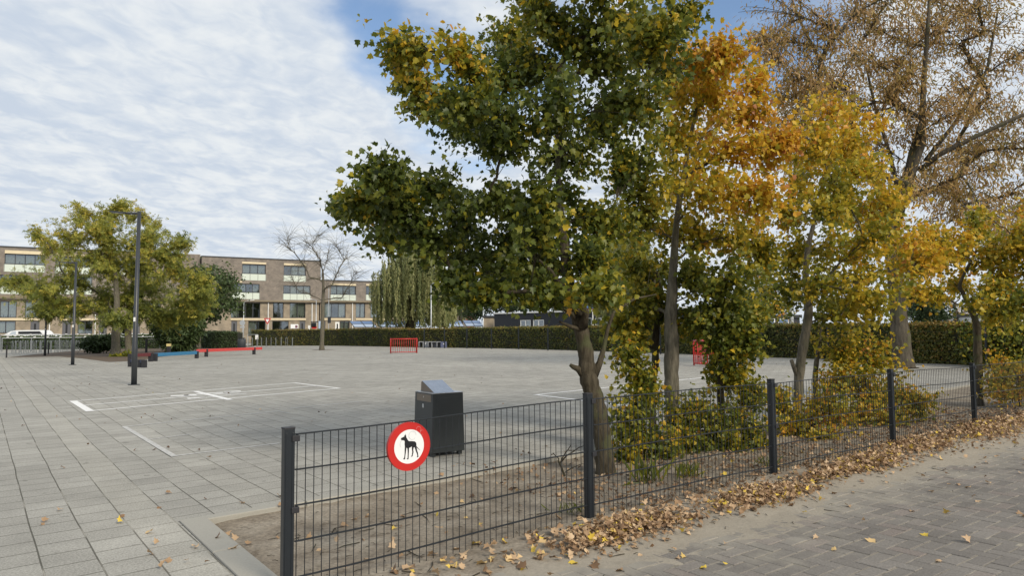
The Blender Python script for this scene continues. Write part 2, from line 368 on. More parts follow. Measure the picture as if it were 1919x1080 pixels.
M_BLACK = simple('sign_black', (.012, .013, .015), .35, 0, .1)
M_LAMP = simple('lamp_post_paint', (.032, .036, .042), .4, 0, .15, 4)
M_GALV = simple('galvanised_steel', (.50, .52, .53), .45, .6, .12, 8)
M_DULL = simple('dull_steel', (.22, .235, .245), .55, .3, .15, 8)
M_WHITE = simple('white_paint', (.78, .78, .76), .5, 0, .05)
M_RUBBER = simple('black_plastic', (.018, .018, .022), .6, 0, .2)
M_BLUE = simple('blue_plastic', (.035, .17, .32), .5, 0, .12)
M_BRED = simple('red_plastic', (.52, .060, .055), .5, 0, .12)
M_MAROON = simple('maroon_plastic', (.12, .020, .022), .5, 0, .15)
M_CONC = simple('grey_concrete', (.28, .29, .31), .85, 0, .15, 7, .2)
M_CREAM = simple('cream_concrete', (.66, .56, .38), .75, 0, .12, 3)
M_BROWNBEAM = simple('weathered_beam', (.22, .18, .12), .8, 0, .25, 2)
M_FRAME = simple('dark_window_frame', (.030, .033, .038), .5, 0, .1)
M_INT = simple('dark_interior', (.045, .045, .045), .9, 0, .5, .8)
M_CURT = simple('curtain_fabric', (.70, .70, .60), .9, 0, .10, 2.5)
M_PANEL = simple('frosted_panel', (.60, .66, .58), .35, 0, .06)
M_DOOR = simple('grey_door', (.095, .098, .11), .5, 0, .1)
M_GLASS = glass_mat('window_glass', (.86, .90, .90), .03)
M_GLASSR = glass_mat('reflective_glass', (.80, .85, .86), .12)
M_BRK_UP = brick_mat('purple_brown_brick', (.205, .175, .15), (.27, .235, .20), (.21, .19, .165))
M_BRK_LO = brick_mat('ochre_brick', (.275, .225, .165), (.34, .285, .21), (.28, .25, .20))
M_BRK_RED = brick_mat('red_brick', (.22, .075, .05), (.28, .10, .07), (.2, .14, .11))
M_CLAD = simple('black_cladding', (.018, .021, .028), .6, 0, .2, 1.5)

# ------------------------------------------------------------------ ground
def sheet(name, pts, z, mat):
    mb = MB(); mb.add([(p[0], p[1], z) for p in pts], [tuple(range(len(pts)))]); return tag(mb.build(name, mat), kind='structure')
m_g, n, l, b = new_mat('far_asphalt')
b.inputs['Base Color'].default_value = (.14, .135, .125, 1); b.inputs['Roughness'].default_value = .9
sheet('ground', [(-1500, -300), (1500, -300), (1500, 2500), (-1500, 2500)], -0.14, m_g)

KC = G(334, 978); K1 = G(960, 869); KD = (K1 - KC).normalized(); K2 = G(444, 1084); KD2 = (K2 - KC).normalized()
# paving tiles
m_p, n, l, b = new_mat('concrete_tiles')
t = n.new('ShaderNodeTexCoord')
def MM(op, a, b_=None, c=None, cl=False):
    x = n.new('ShaderNodeMath'); x.operation = op; x.use_clamp = cl
    for i, v in enumerate((a, b_, c)):
        if v is None: continue
        if isinstance(v, (int, float)): x.inputs[i].default_value = v
        else: l.new(v, x.inputs[i])
    return x.outputs[0]
def NZ(scale, det=4, rough=.5, vec=None):
    x = n.new('ShaderNodeTexNoise'); x.inputs['Scale'].default_value = scale; x.inputs['Detail'].default_value = det; x.inputs['Roughness'].default_value = rough
    l.new(vec or t.outputs['Object'], x.inputs['Vector']); return x.outputs['Fac']
def DOT(v):
    x = n.new('ShaderNodeVectorMath'); x.operation = 'DOT_PRODUCT'; l.new(t.outputs['Object'], x.inputs[0]); x.inputs[1].default_value = v; return x.outputs['Value']
vline = Vector((G(174, 900) - G(8, 690))); vline.normalize(); vline = -vline if vline.y < 0 else vline
nb = Vector((vline.y, -vline.x, 0))           # across the long joints
off_b = nb.dot(G(174, 900)) % 0.3
na = Vector((-KD.y, KD.x, 0))                 # across the kerb direction
off_a = na.dot(KC) % 0.3
wob = MM('MULTIPLY', MM('SUBTRACT', NZ(0.35, 2), .5), .07)
cu = MM('ADD', MM('SUBTRACT', DOT(na), off_a), MM('MULTIPLY', MM('SUBTRACT', NZ(.6, 2), .5), .05)); cv = MM('ADD', MM('SUBTRACT', DOT(nb), off_b), wob)
cx = n.new('ShaderNodeCombineXYZ'); l.new(cu, cx.inputs[0]); l.new(cv, cx.inputs[1])
br = n.new('ShaderNodeTexBrick'); l.new(cx.outputs[0], br.inputs['Vector']); br.offset = .5
for k_, v_2 in (('Scale', 1), ('Brick Width', .3), ('Row Height', .3), ('Mortar Size', .0052), ('Mortar Smooth', .15), ('Bias', 0)): br.inputs[k_].default_value = v_2
br.inputs['Color1'].default_value = (.315, .304, .274, 1); br.inputs['Color2'].default_value = (.368, .356, .322, 1); br.inputs['Mortar'].default_value = (.085, .08, .065, 1)
row = MM('FLOOR', MM('DIVIDE', cv, .3))
wn = n.new('ShaderNodeTexWhiteNoise'); wn.noise_dimensions = '1D'; l.new(row, wn.inputs['W'])
rowj = n.new('ShaderNodeMath'); rowj.operation = 'PINGPONG'; l.new(cv, rowj.inputs[0]); rowj.inputs[1].default_value = .15   # long joints, a little wider than the short ones
longj = mr(rowj.outputs[0], .002, .006, 1.0, 0.0, nodes=n, links=l)
rowl = mr(wn.outputs['Value'], .80, .95, nodes=n, links=l)
grain = NZ(70, 3, .75); dirt = NZ(.22, 6, .6); d2 = NZ(1.6, 7, .65)
def MIX(f, a, b_, mode='MIX'):
    x = n.new('ShaderNodeMixRGB'); x.blend_type = mode
    for i, v in enumerate((f, a, b_)):
        if isinstance(v, (int, float)): x.inputs[i].default_value = v
        elif isinstance(v, tuple): x.inputs[i].default_value = v + (1,)
        else: l.new(v, x.inputs[i])
    return x.outputs[0]
c = MIX(MM('MULTIPLY', longj, .8), br.outputs['Color'], (.13, .125, .105))
sandj = mr(NZ(1.5, 3), .5, .62, nodes=n, links=l)
c = MIX(MM('MULTIPLY', longj, MM('MULTIPLY', sandj, .75)), c, (.40, .38, .33))
k0 = round((nb.dot(G(174, 900)) - off_b) / .3)
isk = MM('COMPARE', row, float(k0), .5)
c = MIX(MM('MULTIPLY', isk, .22), c, (.47, .445, .38))
c = MIX(MM('MULTIPLY', rowl, .08), c, (.50, .47, .40))
c = MIX(1.0, c, ramp(n, [(0, (0, 0, 0)), (1, (1, 1, 1))]).outputs[0]) if False else c
def MULR(cin, fac, lo, hi, p0=.3, p1=.7):
    r_ = ramp(n, [(p0, (lo, lo, lo)), (p1, (hi, hi, hi))]); l.new(fac, r_.inputs[0]); return MIX(1.0, cin, r_.outputs[0], 'MULTIPLY')
c = MULR(c, grain, .60, 1.38, .28, .72); c = MULR(c, dirt, .86, 1.10); c = MULR(c, d2, .84, 1.12)
spots = mr(NZ(5.5, 2, .4), .70, .735, nodes=n, links=l); c = MIX(MM('MULTIPLY', spots, .45), c, (.12, .115, .10))
l.new(c, b.inputs['Base Color']); b.inputs['Roughness'].default_value = .92; b.inputs['Specular IOR Level'].default_value = .12
bp = n.new('ShaderNodeBump'); bp.inputs['Strength'].default_value = .5; bp.inputs['Distance'].default_value = .004
l.new(MM('SUBTRACT', MM('MULTIPLY', grain, .35), MM('ADD', br.outputs['Fac'], longj)), bp.inputs['Height']); l.new(bp.outputs[0], b.inputs['Normal'])
far = KC + KD * 60
# the paving lies in a light swell, as old tiles do
def swell(x, y): return 0.0
sheet('pavement', [K2 + KD2 * 6, KC, far, (far.x, 108, 0), (-110, 108, 0), (-110, -6, 0), (K2.x, -6, 0)], 0.0, m_p)
# kerbs
m_k = simple('kerb_concrete', (.33, .315, .275), .85, 0, .12, 60, .2)
mb = MB(); px_ = Vector((KD.y, -KD.x, 0)) * .06
e = KC + KD * 45
q = 0.0
while q < 45:
    a = KC + KD * (q + .003); b_ = KC + KD * (q + .997); mb.bar((a.x + px_.x, a.y + px_.y, -.085), (b_.x + px_.x, b_.y + px_.y, -.085), .115, .19); q += 1.0
tag(mb.build('kerb', m_k, bevel=.008), kind='structure')
mb = MB(); s2 = Vector((-KD2.y, KD2.x, 0)); s2 = s2 if s2.x > 0 else -s2
st0 = KC + KD2 * .02 + s2 * .10
for i in range(5):
    a = st0 + KD2 * (i * 1.0 + .003); b_ = st0 + KD2 * (i * 1.0 + .997); mb.bar((a.x, a.y, -.082), (b_.x, b_.y, -.082), .19, .19)
tag(mb.build('kerb', m_k, bevel=.01), kind='structure')

# fence line
FP = [Vector((-1.275, 4.07, 0)), Vector((.575, 5.50, 0)), Vector((2.53, 7.01, 0)), Vector((4.45, 8.42, 0)), Vector((6.37, 9.9, 0)), Vector((8.29, 11.38, 0)), Vector((10.2, 12.85, 0))]
FTOP = [.90, .955, .948, .955, .945, .95, .96]
FGND = [-.03, 0.01, .03, .06, .10, .10, .10]
P1 = np.array([-1.275, 4.07]); FD = np.array([.7947, .607]); FN = np.array([.607, -.7947])   # FN points to the road
# ---- soil height field
class VN:
    def __init__(s, seed, n=64): s.g = np.random.default_rng(seed).random((n, n)); s.n = n
    def __call__(s, x, y):
        xi = np.floor(x).astype(int); yi = np.floor(y).astype(int); fx = x - xi; fy = y - yi; fx = fx * fx * (3 - 2 * fx); fy = fy * fy * (3 - 2 * fy); n_ = s.n
        g = s.g; a = g[xi % n_, yi % n_]; b = g[(xi + 1) % n_, yi % n_]; c = g[xi % n_, (yi + 1) % n_]; d = g[(xi + 1) % n_, (yi + 1) % n_]
        return (a * (1 - fx) + b * fx) * (1 - fy) + (c * (1 - fx) + d * fx) * fy
V1, V2, V3 = VN(1), VN(2), VN(3)
PILES = [(G(1190, 1000), .62, .27, .060), (G(1120, 1030), .3, .15, .03), (G(1440, 938), .62, .24, .05), (G(1400, 950), .4, .2, .04), (G(1620, 882), .7, .25, .05), (G(1560, 900), .5, .16, .03), (G(1720, 850), .8, .28, .05), (G(1850, 820), 1.0, .35, .05), (G(1950, 800), 1.2, .4, .05)]
def toff(x, y):
    dx = x - P1[0]; dy = y - P1[1]; return dx * FD[0] + dy * FD[1], dx * FN[0] + dy * FN[1]
def hs(x, y):
    x = np.asarray(x, float); y = np.asarray(y, float); t_, o = toff(x, y)
    gb = np.interp(t_, [0, 2.34, 4.8, 7.2, 9.6, 20], FGND[:6])
    k_ = np.where(o > 0, np.exp(-(o / .42) ** 2), np.exp(-(o / .8) ** 2))
    base = np.where(o > 0, .010 - .020 * np.clip((o - .36) / .7, 0, 3), -.035)
    base = np.where(o < 0, -.035 + .045 * np.clip(1 + o / .8, 0, 1), base)
    h = base + gb * k_ + .020 * (V1(x * 2.2, y * 2.2) - .5) + .010 * (V2(x * 9, y * 9) - .5) + .006 * (V3(x * 26, y * 26) - .5)
    for c_, a_, b_2, hh in PILES:
        dt, do = toff(x, y)[0] - toff(c_.x, c_.y)[0], o - toff(c_.x, c_.y)[1]
        h = h + hh * .7 * np.exp(-((dt / a_) ** 2 + (do / b_2) ** 2))
    kd = np.array([-KD.y, KD.x]); kk = (x - KC.x) * kd[0] + (y - KC.y) * kd[1]   # distance to the kerb (negative = soil side)
    h = np.where(kk > -.25, np.minimum(h, -.02), h)
    kn = np.array([s2.x, s2.y]); k2 = (x - KC.x) * kn[0] + (y - KC.y) * kn[1]
    h = np.where(k2 < .35, np.minimum(h, -.02), h)
    return h
def hz(x, y): return float(hs(np.array([x]), np.array([y]))[0])
m_s, n, l, b = new_mat('sandy_soil'); t = n.new('ShaderNodeTexCoord')
cA = ramp(n, [(.3, (.17, .14, .105)), (.5, (.27, .23, .18)), (.72, (.36, .32, .26))]); l.new(NZ(2.2, 9, .62), cA.inputs[0])
c = MULR(cA.outputs[0], NZ(38, 4, .7), .62, 1.25, .3, .7)
dk = mr(NZ(9, 6, .7), .55, .66, nodes=n, links=l); c = MIX(MM('MULTIPLY', dk, .55), c, (.075, .058, .040))
# trodden sand turns pale towards the road
offs = MM('SUBTRACT', DOT((float(FN[0]), float(FN[1]), 0)), float(P1 @ FN))
pal = mr(MM('ADD', offs, MM('MULTIPLY', NZ(2.0, 4), .5)), .45, .95, nodes=n, links=l)
c = MIX(MM('MULTIPLY', pal, .7), c, (.33, .30, .25))
l.new(c, b.inputs['Base Color']); b.inputs['Roughness'].default_value = .95; b.inputs['Specular IOR Level'].default_value = .15
bp = n.new('ShaderNodeBump'); bp.inputs['Strength'].default_value = .7; bp.inputs['Distance'].default_value = .012; l.new(NZ(30, 7, .7), bp.inputs['Height']); l.new(bp.outputs[0], b.inputs['Normal'])
# grid in (t, offset) coordinates, finest close to the camera; reaches from the kerb to the road edge
tt = np.concatenate([np.arange(-3.2, 13, .045), np.arange(13, 45, .5)]); oo = np.concatenate([np.arange(-12, -4.4, .4), np.arange(-4.4, 2.3, .045)])
T, O = np.meshgrid(tt, oo, indexing='ij')
X = P1[0] + T * FD[0] + O * FN[0]; Y = P1[1] + T * FD[1] + O * FN[1]; Z = hs(X, Y)
ni, nj = T.shape; vid = np.arange(ni * nj).reshape(ni, nj)
kk = (X - KC.x) * (-KD.y) + (Y - KC.y) * KD.x; k2 = (X - KC.x) * s2.x + (Y - KC.y) * s2.y
ok = (kk < .0) & (k2 > .10)
okf = ok[:-1, :-1] & ok[1:, :-1] & ok[1:, 1:] & ok[:-1, 1:]
fc = np.stack([vid[:-1, :-1], vid[:-1, 1:], vid[1:, 1:], vid[1:, :-1]], -1)[okf]
me = bpy.data.meshes.new('soil'); me.from_pydata(np.stack([X, Y, Z], -1).reshape(-1, 3).tolist(), [], fc.tolist()); me.materials.append(m_s)
me.polygons.foreach_set('use_smooth', [True] * len(me.polygons))
tag((lambda o: (COL.objects.link(o), o)[1])(bpy.data.objects.new('soil', me)), kind='structure')
# mulch under the far trees
m_mu = simple('bark_mulch', (.10, .070, .045), .95, 0, .45, 3, .3)
sheet('soil', [G(*p) for p in [(12, 671), (110, 668.5), (150, 672), (205, 679), (260, 676.5), (300, 669.5), (372, 661), (440, 653), (478, 649.5), (470, 647.5), (350, 650.5), (250, 653), (150, 657), (60, 665)][::-1]], .006, m_mu)
# low kerb sheet of the road, below the bricks
m_j, n, l, b = new_mat('joint_sand'); t = n.new('ShaderNodeTexCoord')
c = MULR(ramp(n, [(0, (.34, .31, .25)), (1, (.34, .31, .25))]).outputs[0], NZ(12, 5, .6), .45, 1.2, .35, .7)
l.new(c, b.inputs['Base Color']); b.inputs['Roughness'].default_value = .95
def TO(t_, o): return (P1[0] + t_ * FD[0] + o * FN[0], P1[1] + t_ * FD[1] + o * FN[1])
sheet('road', [TO(-8, .3), TO(-8, 14), TO(45, 14), TO(45, .3)], -.0045, m_j)
# herringbone bricks
m_b, n, l, b = new_mat('road_brick'); t = n.new('ShaderNodeTexCoord')
a_ = n.new('ShaderNodeAttribute'); a_.attribute_name = 'tint'
rb = ramp(n, [(0, (.158, .145, .132)), (.4, (.185, .170, .154)), (.75, (.21, .193, .175)), (1, (.215, .185, .166))]); l.new(a_.outputs['Fac'], rb.inputs[0])
c = MULR(rb.outputs[0], NZ(70, 4, .7), .72, 1.25); c = MULR(c, NZ(1.1, 5), .86, 1.12)
offs = MM('SUBTRACT', DOT((float(FN[0]), float(FN[1]), 0)), float(P1 @ FN))
dust = mr(MM('ADD', MM('MULTIPLY', offs, -.55), MM('ADD', MM('MULTIPLY', NZ(1.6, 6, .62), 1.6), MM('MULTIPLY', NZ(7, 5, .7), .35))), .14, .68, nodes=n, links=l)
c = MIX(MM('MULTIPLY', dust, .85), c, (.31, .285, .24))
l.new(c, b.inputs['Base Color']); b.inputs['Roughness'].default_value = .85; b.inputs['Specular IOR Level'].default_value = .3
bp = n.new('ShaderNodeBump'); bp.inputs['Strength'].default_value = .4; bp.inputs['Distance'].default_value = .004; l.new(NZ(60, 5, .7), bp.inputs['Height']); l.new(bp.outputs[0], b.inputs['Normal'])
BW = .105; vs, fs, tn_ = [], [], []
for i in range(-90, 260):
    for j in range(-60, 60):
        # herringbone: cell (i, j); horizontal pairs start where (i - j) % 4 == 0, vertical where (i - j) % 4 == 2... tiles of 1x2
        r_ = (i - j) % 4
        if r_ == 0: x0, y0, w_, h_ = i, j, 2, 1
        elif r_ == 3: x0, y0, w_, h_ = i, j - 0, 1, 2
        else: continue
        t0, o0 = x0 * BW, .35 + (y0 + 4) * BW
        if t0 < -3 or t0 > 16 or o0 < .3 or o0 > 4.2: continue
        g = .0028 + rng.random() * .0015; z0 = rng.normal() * .0010; tl = rng.normal(size=2) * .0012
        ins = .004; P_ = []
        for (a, c_, z_) in ((0, 0, -.012), (w_, 0, -.012), (w_, h_, -.012), (0, h_, -.012)):
            sx = g if a == 0 else -g; sy = g if c_ == 0 else -g; P_.append((*TO(t0 + a * BW + sx, o0 + c_ * BW + sy), z_))
        for (a, c_) in ((0, 0), (w_, 0), (w_, h_), (0, h_)):
            sx = g if a == 0 else -g; sy = g if c_ == 0 else -g; P_.append((*TO(t0 + a * BW + sx, o0 + c_ * BW + sy), z0 - .003))
        for (a, c_) in ((0, 0), (w_, 0), (w_, h_), (0, h_)):
            sx = (g + ins) * (1 if a == 0 else -1); sy = (g + ins) * (1 if c_ == 0 else -1); P_.append((*TO(t0 + a * BW + sx, o0 + c_ * BW + sy), z0 + tl[0] * a / 2 + tl[1] * c_ / 2))
        o_ = len(vs); vs += P_
        for k_ in range(4):
            k3 = (k_ + 1) % 4
            fs += [(o_ + k3, o_ + k_, o_ + k_ + 4, o_ + k3 + 4), (o_ + k3 + 4, o_ + k_ + 4, o_ + k_ + 8, o_ + k3 + 8)]
        fs.append((o_ + 11, o_ + 10, o_ + 9, o_ + 8)); tn_ += [rng.random()] * 9
me = bpy.data.meshes.new('road_bricks'); me.from_pydata(vs, [], fs); me.materials.append(m_b); at_ = me.attributes.new('tint', 'FLOAT', 'FACE'); at_.data.foreach_set('value', tn_)
ro = bpy.data.objects.new('road', me); COL.objects.link(ro); tag(ro, kind='structure')
bad = None

# painted lines on the paving
m_w, n, l, b = new_mat('line_paint'); t = n.new('ShaderNodeTexCoord')
l.new(MIX(mr(NZ(30, 6, .7), .5, .72, nodes=n, links=l), (.80, .79, .77), (.45, .44, .42)), b.inputs['Base Color']); b.inputs['Roughness'].default_value = .7
m_w2, n, l, b = new_mat('worn_line_paint'); t = n.new('ShaderNodeTexCoord')
l.new(MIX(mr(NZ(16, 6, .7), .40, .62, nodes=n, links=l), (.52, .51, .49), (.37, .365, .345)), b.inputs['Base Color']); b.inputs['Roughness'].default_value = .8
def line(mb, p, q, wd, z=.004):
    a = G(*p); b_ = G(*q); d = (b_ - a).normalized(); s_ = Vector((-d.y, d.x, 0)) * wd / 2; a = a - d * wd / 2; b_ = b_ + d * wd / 2
    mb.add([(v.x, v.y, z) for v in (a - s_, b_ - s_, b_ + s_, a + s_)], [(0, 1, 2, 3)])
mb = MB(); A, B_, C_, D_ = (137.5, 752.5), (168, 771), (635, 728.5), (552, 718.3)
line(mb, A, B_, .14, .0048); line(mb, B_, C_, .09); line(mb, A, D_, .085); line(mb, D_, C_, .10, .0056); line(mb, (158, 760.3), (590, 723.8), .08); line(mb, (368, 734.6), (430, 749.6), .14, .0048)
for p, q, wd in [((331, 742.4), (342, 742), .16), ((344, 742.9), (351, 742.5), .05), ((353, 741.4), (360, 741.2), .12), ((363, 740), (377, 739.2), .12), ((355, 748.2), (361, 747.7), .05), ((361, 746.9), (376, 746), .14), ((378, 745.8), (401, 744.6), .05), ((393, 737.6), (410, 737), .12), ((409, 735.9), (431, 735.2), .05), ((431, 734.6), (441, 734.2), .16), ((405, 740), (446, 738), .05), ((415, 742.6), (460, 738.4), .05)]:
    line(mb, p, q, wd * 1.6, .0044)
line(mb, (1004.5, 740.6), (1400, 700), .10); line(mb, (1004.5, 740.6), (1230, 768.5), .10, .0048)
tag(mb.build('painted_lines', m_w), kind='structure')
mb = MB(); line(mb, (233, 800.5), (326, 856), .07, .0048); line(mb, (233, 800.5), (520, 771.3), .07); line(mb, (326, 855.5), (520, 832), .06); line(mb, (283, 824), (356, 815), .045); line(mb, (545, 766), (690, 751.5), .07)
line(mb, (578, 673.2), (640, 669.5), .06); line(mb, (520, 771.3), (545, 776), .03, .0052); line(mb, (1150, 686), (1240, 681), .06)
tag(mb.build('painted_lines', m_w2), kind='structure')

# ------------------------------------------------------------------ the mesh fence
fdir = lambda i: (FP[i + 1] - FP[i]).normalized()
fence = thing('mesh_fence', 'waist-high anthracite double-wire mesh fence running along the sandy strip', 'fence', FP[0])
nrm = Vector((FN[0], FN[1], 0)); rzf = math.atan2(FD[1], FD[0])
for i in range(7):
    p = FP[i]; h = FTOP[i]
    mb = MB(); mb.box((p.x, p.y, (h - .3) / 2), (.060, .050, h + .3), rzf)
    for s_ in (-.018, .018):   # fold ribs on the road side face
        c_ = p + Vector((FD[0], FD[1], 0)) * s_ + nrm * .0265; mb.box((c_.x, c_.y, (h - .3) / 2), (.010, .004, h + .26), rzf)
    po = mb.build('post', M_POST, fence, bevel=.003)
    mb = MB(); mb.box((p.x, p.y, h + .004), (.064, .054, .010), rzf); cp = mb.build('cap', M_RUBBER, po, bevel=.002); cp.location = (0, 0, 0)
    for zz in (h - .055, h - .455):
        c_ = p + Vector((FD[0], FD[1], 0)) * (.034 if i < 6 else -.034) + nrm * .02
        mb = MB(); mb.box((c_.x, c_.y, zz), (.045, .03, .034), rzf); cl = mb.build('clamp', M_RUBBER, po, bevel=.003); cl.location = (0, 0, 0)
        c2 = c_ + nrm * .014 - Vector((FD[0], FD[1], 0)) * .008
        mb = MB(); mb.tube([c2, c2 + nrm * .008], [.0085, .007], 10); bo = mb.build('bolt', M_STEEL, po); bo.location = (0, 0, 0)
for i in range(6):
    a = FP[i]; b_ = FP[i + 1]; d = (b_ - a).normalized(); za = FTOP[i] - .033; zb = FTOP[i + 1] - .033; Lg = (b_ - a).length; e0 = .038; e1 = Lg - .038
    mb = MB(); pt = lambda s_, z_: a + d * s_ + Vector((0, 0, za + (zb - za) * s_ / Lg - z_))
    sag = lambda s_: .006 * math.sin(s_ / Lg * math.pi * 2 + i)
    fo = nrm * .012
    for r_ in range(6):
        for o_ in (-.0065, .0065):
            pts = [pt(e0 + (e1 - e0) * k_ / 6, r_ * .2 + sag(e0 + (e1 - e0) * k_ / 6)) + fo + nrm * o_ for k_ in range(7)]
            mb.tube(pts, .0038, 6)
    s_ = e0 + .01
    while s_ < e1:
        mb.tube([pt(s_, -.004 + sag(s_)) + fo, pt(s_, 1.03 + sag(s_)) + fo], .0028, 5)
        s_ += .05
    mb.build('mesh_panel', M_WIRE, fence)

# round sign on the fence
sp = FP[0] + (FP[1] - FP[0]) * .322
RS = .149; sc_ = Vector((sp.x, sp.y, 0)) + nrm * .045; sc_.z = .728
sx = Vector((FD[0], FD[1], .012)).normalized()
sign = thing('prohibition_sign', 'round red and white no dogs sign with a standing dog, hung on the mesh fence', 'sign', sc_)
def disc(mb, r0, r1, o0, o1, n_=56):
    ring = lambda r, o: [sc_ + sx * math.cos(2 * math.pi * k / n_) * r + Vector((0, 0, 1)) * math.sin(2 * math.pi * k / n_) * r + nrm * o for k in range(n_)]
    if r0 == 0:
        mb.prism(ring(r1, o0), nrm * (o1 - o0)); return mb
    a, b, c, d = ring(r0, o0), ring(r1, o0), ring(r1 * 1.0, o1), ring(r0, o1)
    o_ = len(mb.v); mb.v += [tuple(v) for v in a + b + c + d]
    for k in range(n_):
        k3 = (k + 1) % n_
        for (p, q) in ((0, 1), (1, 2), (2, 3), (3, 0)): mb.f.append((o_ + p * n_ + k, o_ + p * n_ + k3, o_ + q * n_ + k3, o_ + q * n_ + k))
    return mb
disc(MB(), .1055, RS, -.002, .004).build('red_ring', M_RED, sign)
disc(MB(), RS - .004, RS + .001, -.016, .0055).build('edge_rim', M_RED, sign, smooth=False)
disc(MB(), 0, RS - .0045, -.006, -.0022).build('backing_plate', M_GALV, sign)
disc(MB(), 0, .1060, -.0018, .0030).build('white_face', M_SIGNW, sign)
DOG = [(492, 462), (500, 445), (525, 432), (541, 425), (543, 400), (553, 412), (558, 383), (567, 412), (569, 430), (590, 470), (606, 486), (650, 484), (690, 487), (708, 502), (713, 525), (714, 553), (735, 578), (767, 610), (752, 603), (727, 582), (716, 572), (722, 610), (735, 650), (741, 690), (743, 710), (722, 713), (718, 706), (728, 696), (720, 660), (700, 612), (688, 570), (674, 576), (668, 610), (673, 640), (664, 670), (659, 700), (640, 709), (634, 703), (648, 690), (650, 665), (655, 640), (649, 600), (648, 560), (630, 574), (609, 585), (607, 620), (604, 680), (602, 735), (599, 746), (578, 746), (576, 739), (588, 728), (590, 680), (588, 620), (585, 590), (572, 580), (568, 600), (563, 650), (556, 700), (553, 735), (551, 748), (528, 749), (527, 741), (540, 725), (545, 680), (547, 620), (549, 570), (545, 530), (548, 495), (540, 479), (515, 477), (497, 472)]
scr = lambda cx_, cy_, r_, a0, a1: [sc_ + sx * (cx_ + math.cos(a) * r_) + Vector((0, 0, cy_ + math.sin(a) * r_)) + nrm * .0042 for a in np.linspace(a0, a1, 14)]
MB().tube(scr(.022, .066, .026, 0, 5.6), .0006, 4).build('sticker_trace', M_CONC, sign); MB().tube(scr(-.035, .02, .03, 2.2, 3.9), .0005, 4).build('sticker_trace', M_CONC, sign)
mb = MB(); mb.tube(scr(.066, .100, .017, -1, 3.4), .0008, 4); mb.tube(scr(.092, .078, .014, 1, 5.2), .0008, 4); mb.build('pen_scribble', simple('pale_pen', (.60, .30, .30), .5), sign)
dg = []
for x, y in DOG:
    yy = -(y + .17 * (x - 612) - 562) / 345 * RS; xx = (x - 612) / .865 / 345 * RS
    dg.append(sc_ + sx * xx + Vector((0, 0, yy)) + nrm * .0032)
MB().prism(dg, nrm * .0009).build('dog_silhouette', M_BLACK, sign)
for zz in (.07, -.07): MB().bar(sc_ + Vector((0, 0, zz)) - sx * .06 - nrm * .024, sc_ + Vector((0, 0, zz)) + sx * .06 - nrm * .024, .018, .02).build('bracket', M_GALV, sign)

# ------------------------------------------------------------------ litter bin
bc = G(809, 859); ba = G(868, 852); bd = Vector((ba.x - bc.x, ba.y - bc.y, 0)); W_ = .438; bd.normalize()
bl = Vector((-bd.y, bd.x, 0))
cen = bc + bd * W_ / 2 + bl * .235; rzb = math.atan2(bd.y, bd.x)
binr = thing('litter_bin', 'square black litter bin with a sloping steel hood on the tiles behind the fence', 'litter bin', (cen.x, cen.y, 0), rzb, local=True)
D2 = .47; hb = .725
mb = MB(); mb.box8([(-W_ / 2, -D2 / 2, .045), (W_ / 2, -D2 / 2, .045), (W_ / 2, D2 / 2, .045), (-W_ / 2, D2 / 2, .045), (-W_ / 2 * .90, -D2 / 2 * .96, hb), (W_ / 2 * .93, -D2 / 2 * .96, hb), (W_ / 2 * .93, D2 / 2, hb), (-W_ / 2 * .90, D2 / 2, hb)]); mb.build('body', M_BIN, binr, bevel=.006)
MB().box8([(-W_ * .37, -D2 * .503, .09), (W_ * .37, -D2 * .503, .09), (W_ * .37, -D2 * .49, .09), (-W_ * .37, -D2 * .49, .09), (-W_ * .355, -D2 * .488, hb - .05), (W_ * .365, -D2 * .488, hb - .05), (W_ * .365, -D2 * .47, hb - .05), (-W_ * .355, -D2 * .47, hb - .05)]).build('door_panel', M_BIN, binr, bevel=.003)
mb = MB(); mb.box((0.003, .003, hb + .005), (W_ * .93, D2 * 1.0, .008)); mb.build('top_rim', M_STEEL, binr, bevel=.002)
hx0, hx1 = -W_ * .34, W_ * .28
mb = MB(); mb.add([(hx0, -D2 * .36, hb + .009), (hx1, -D2 * .36, hb + .009), (hx1, D2 * .38, hb + .009), (hx0, D2 * .38, hb + .009), (hx0, D2 * .30, hb + .135), (hx1, D2 * .30, hb + .135), (hx0, D2 * .36, hb + .12), (hx1, D2 * .36, hb + .12)],
                  [(0, 1, 5, 4), (4, 5, 7, 6), (6, 7, 2, 3), (0, 4, 6, 3), (1, 2, 7, 5), (0, 3, 2, 1)])
hood = mb.build('hood', M_LID, binr, bevel=.003)
mb = MB(); mb.add([(hx0 - .002, -D2 * .33, hb + .012), (hx0 - .002, D2 * .37, hb + .012), (hx0 - .002, D2 * .35, hb + .116), (hx0 - .002, D2 * .30, hb + .128)], [(0, 1, 2, 3)]); mb.build('side_cheek', M_BRONZE, binr)
mb = MB(); mb.box((-W_ * .4545, 0, hb - .055), (.006, D2 * .78, .085)); lp = mb.build('lock_plate', M_BRONZE, binr, bevel=.002)
mb = MB(); mb.tube([(-W_ * .463, 0, hb - .045), (-W_ * .470, 0, hb - .045)], [.010, .010], 10); mb.build('lock', M_STEEL, lp)
mb = MB(); mb.box((-W_ * .468, .01, hb - .15), (.004, .035, .045)); mb.build('keyhole_plate', M_GALV, binr)
for x in (-1, 1):
    for y in (-1, 1): MB().box((x * W_ * .40, y * D2 * .38, .0225), (.05, .05, .045)).build('foot', M_BIN, binr)

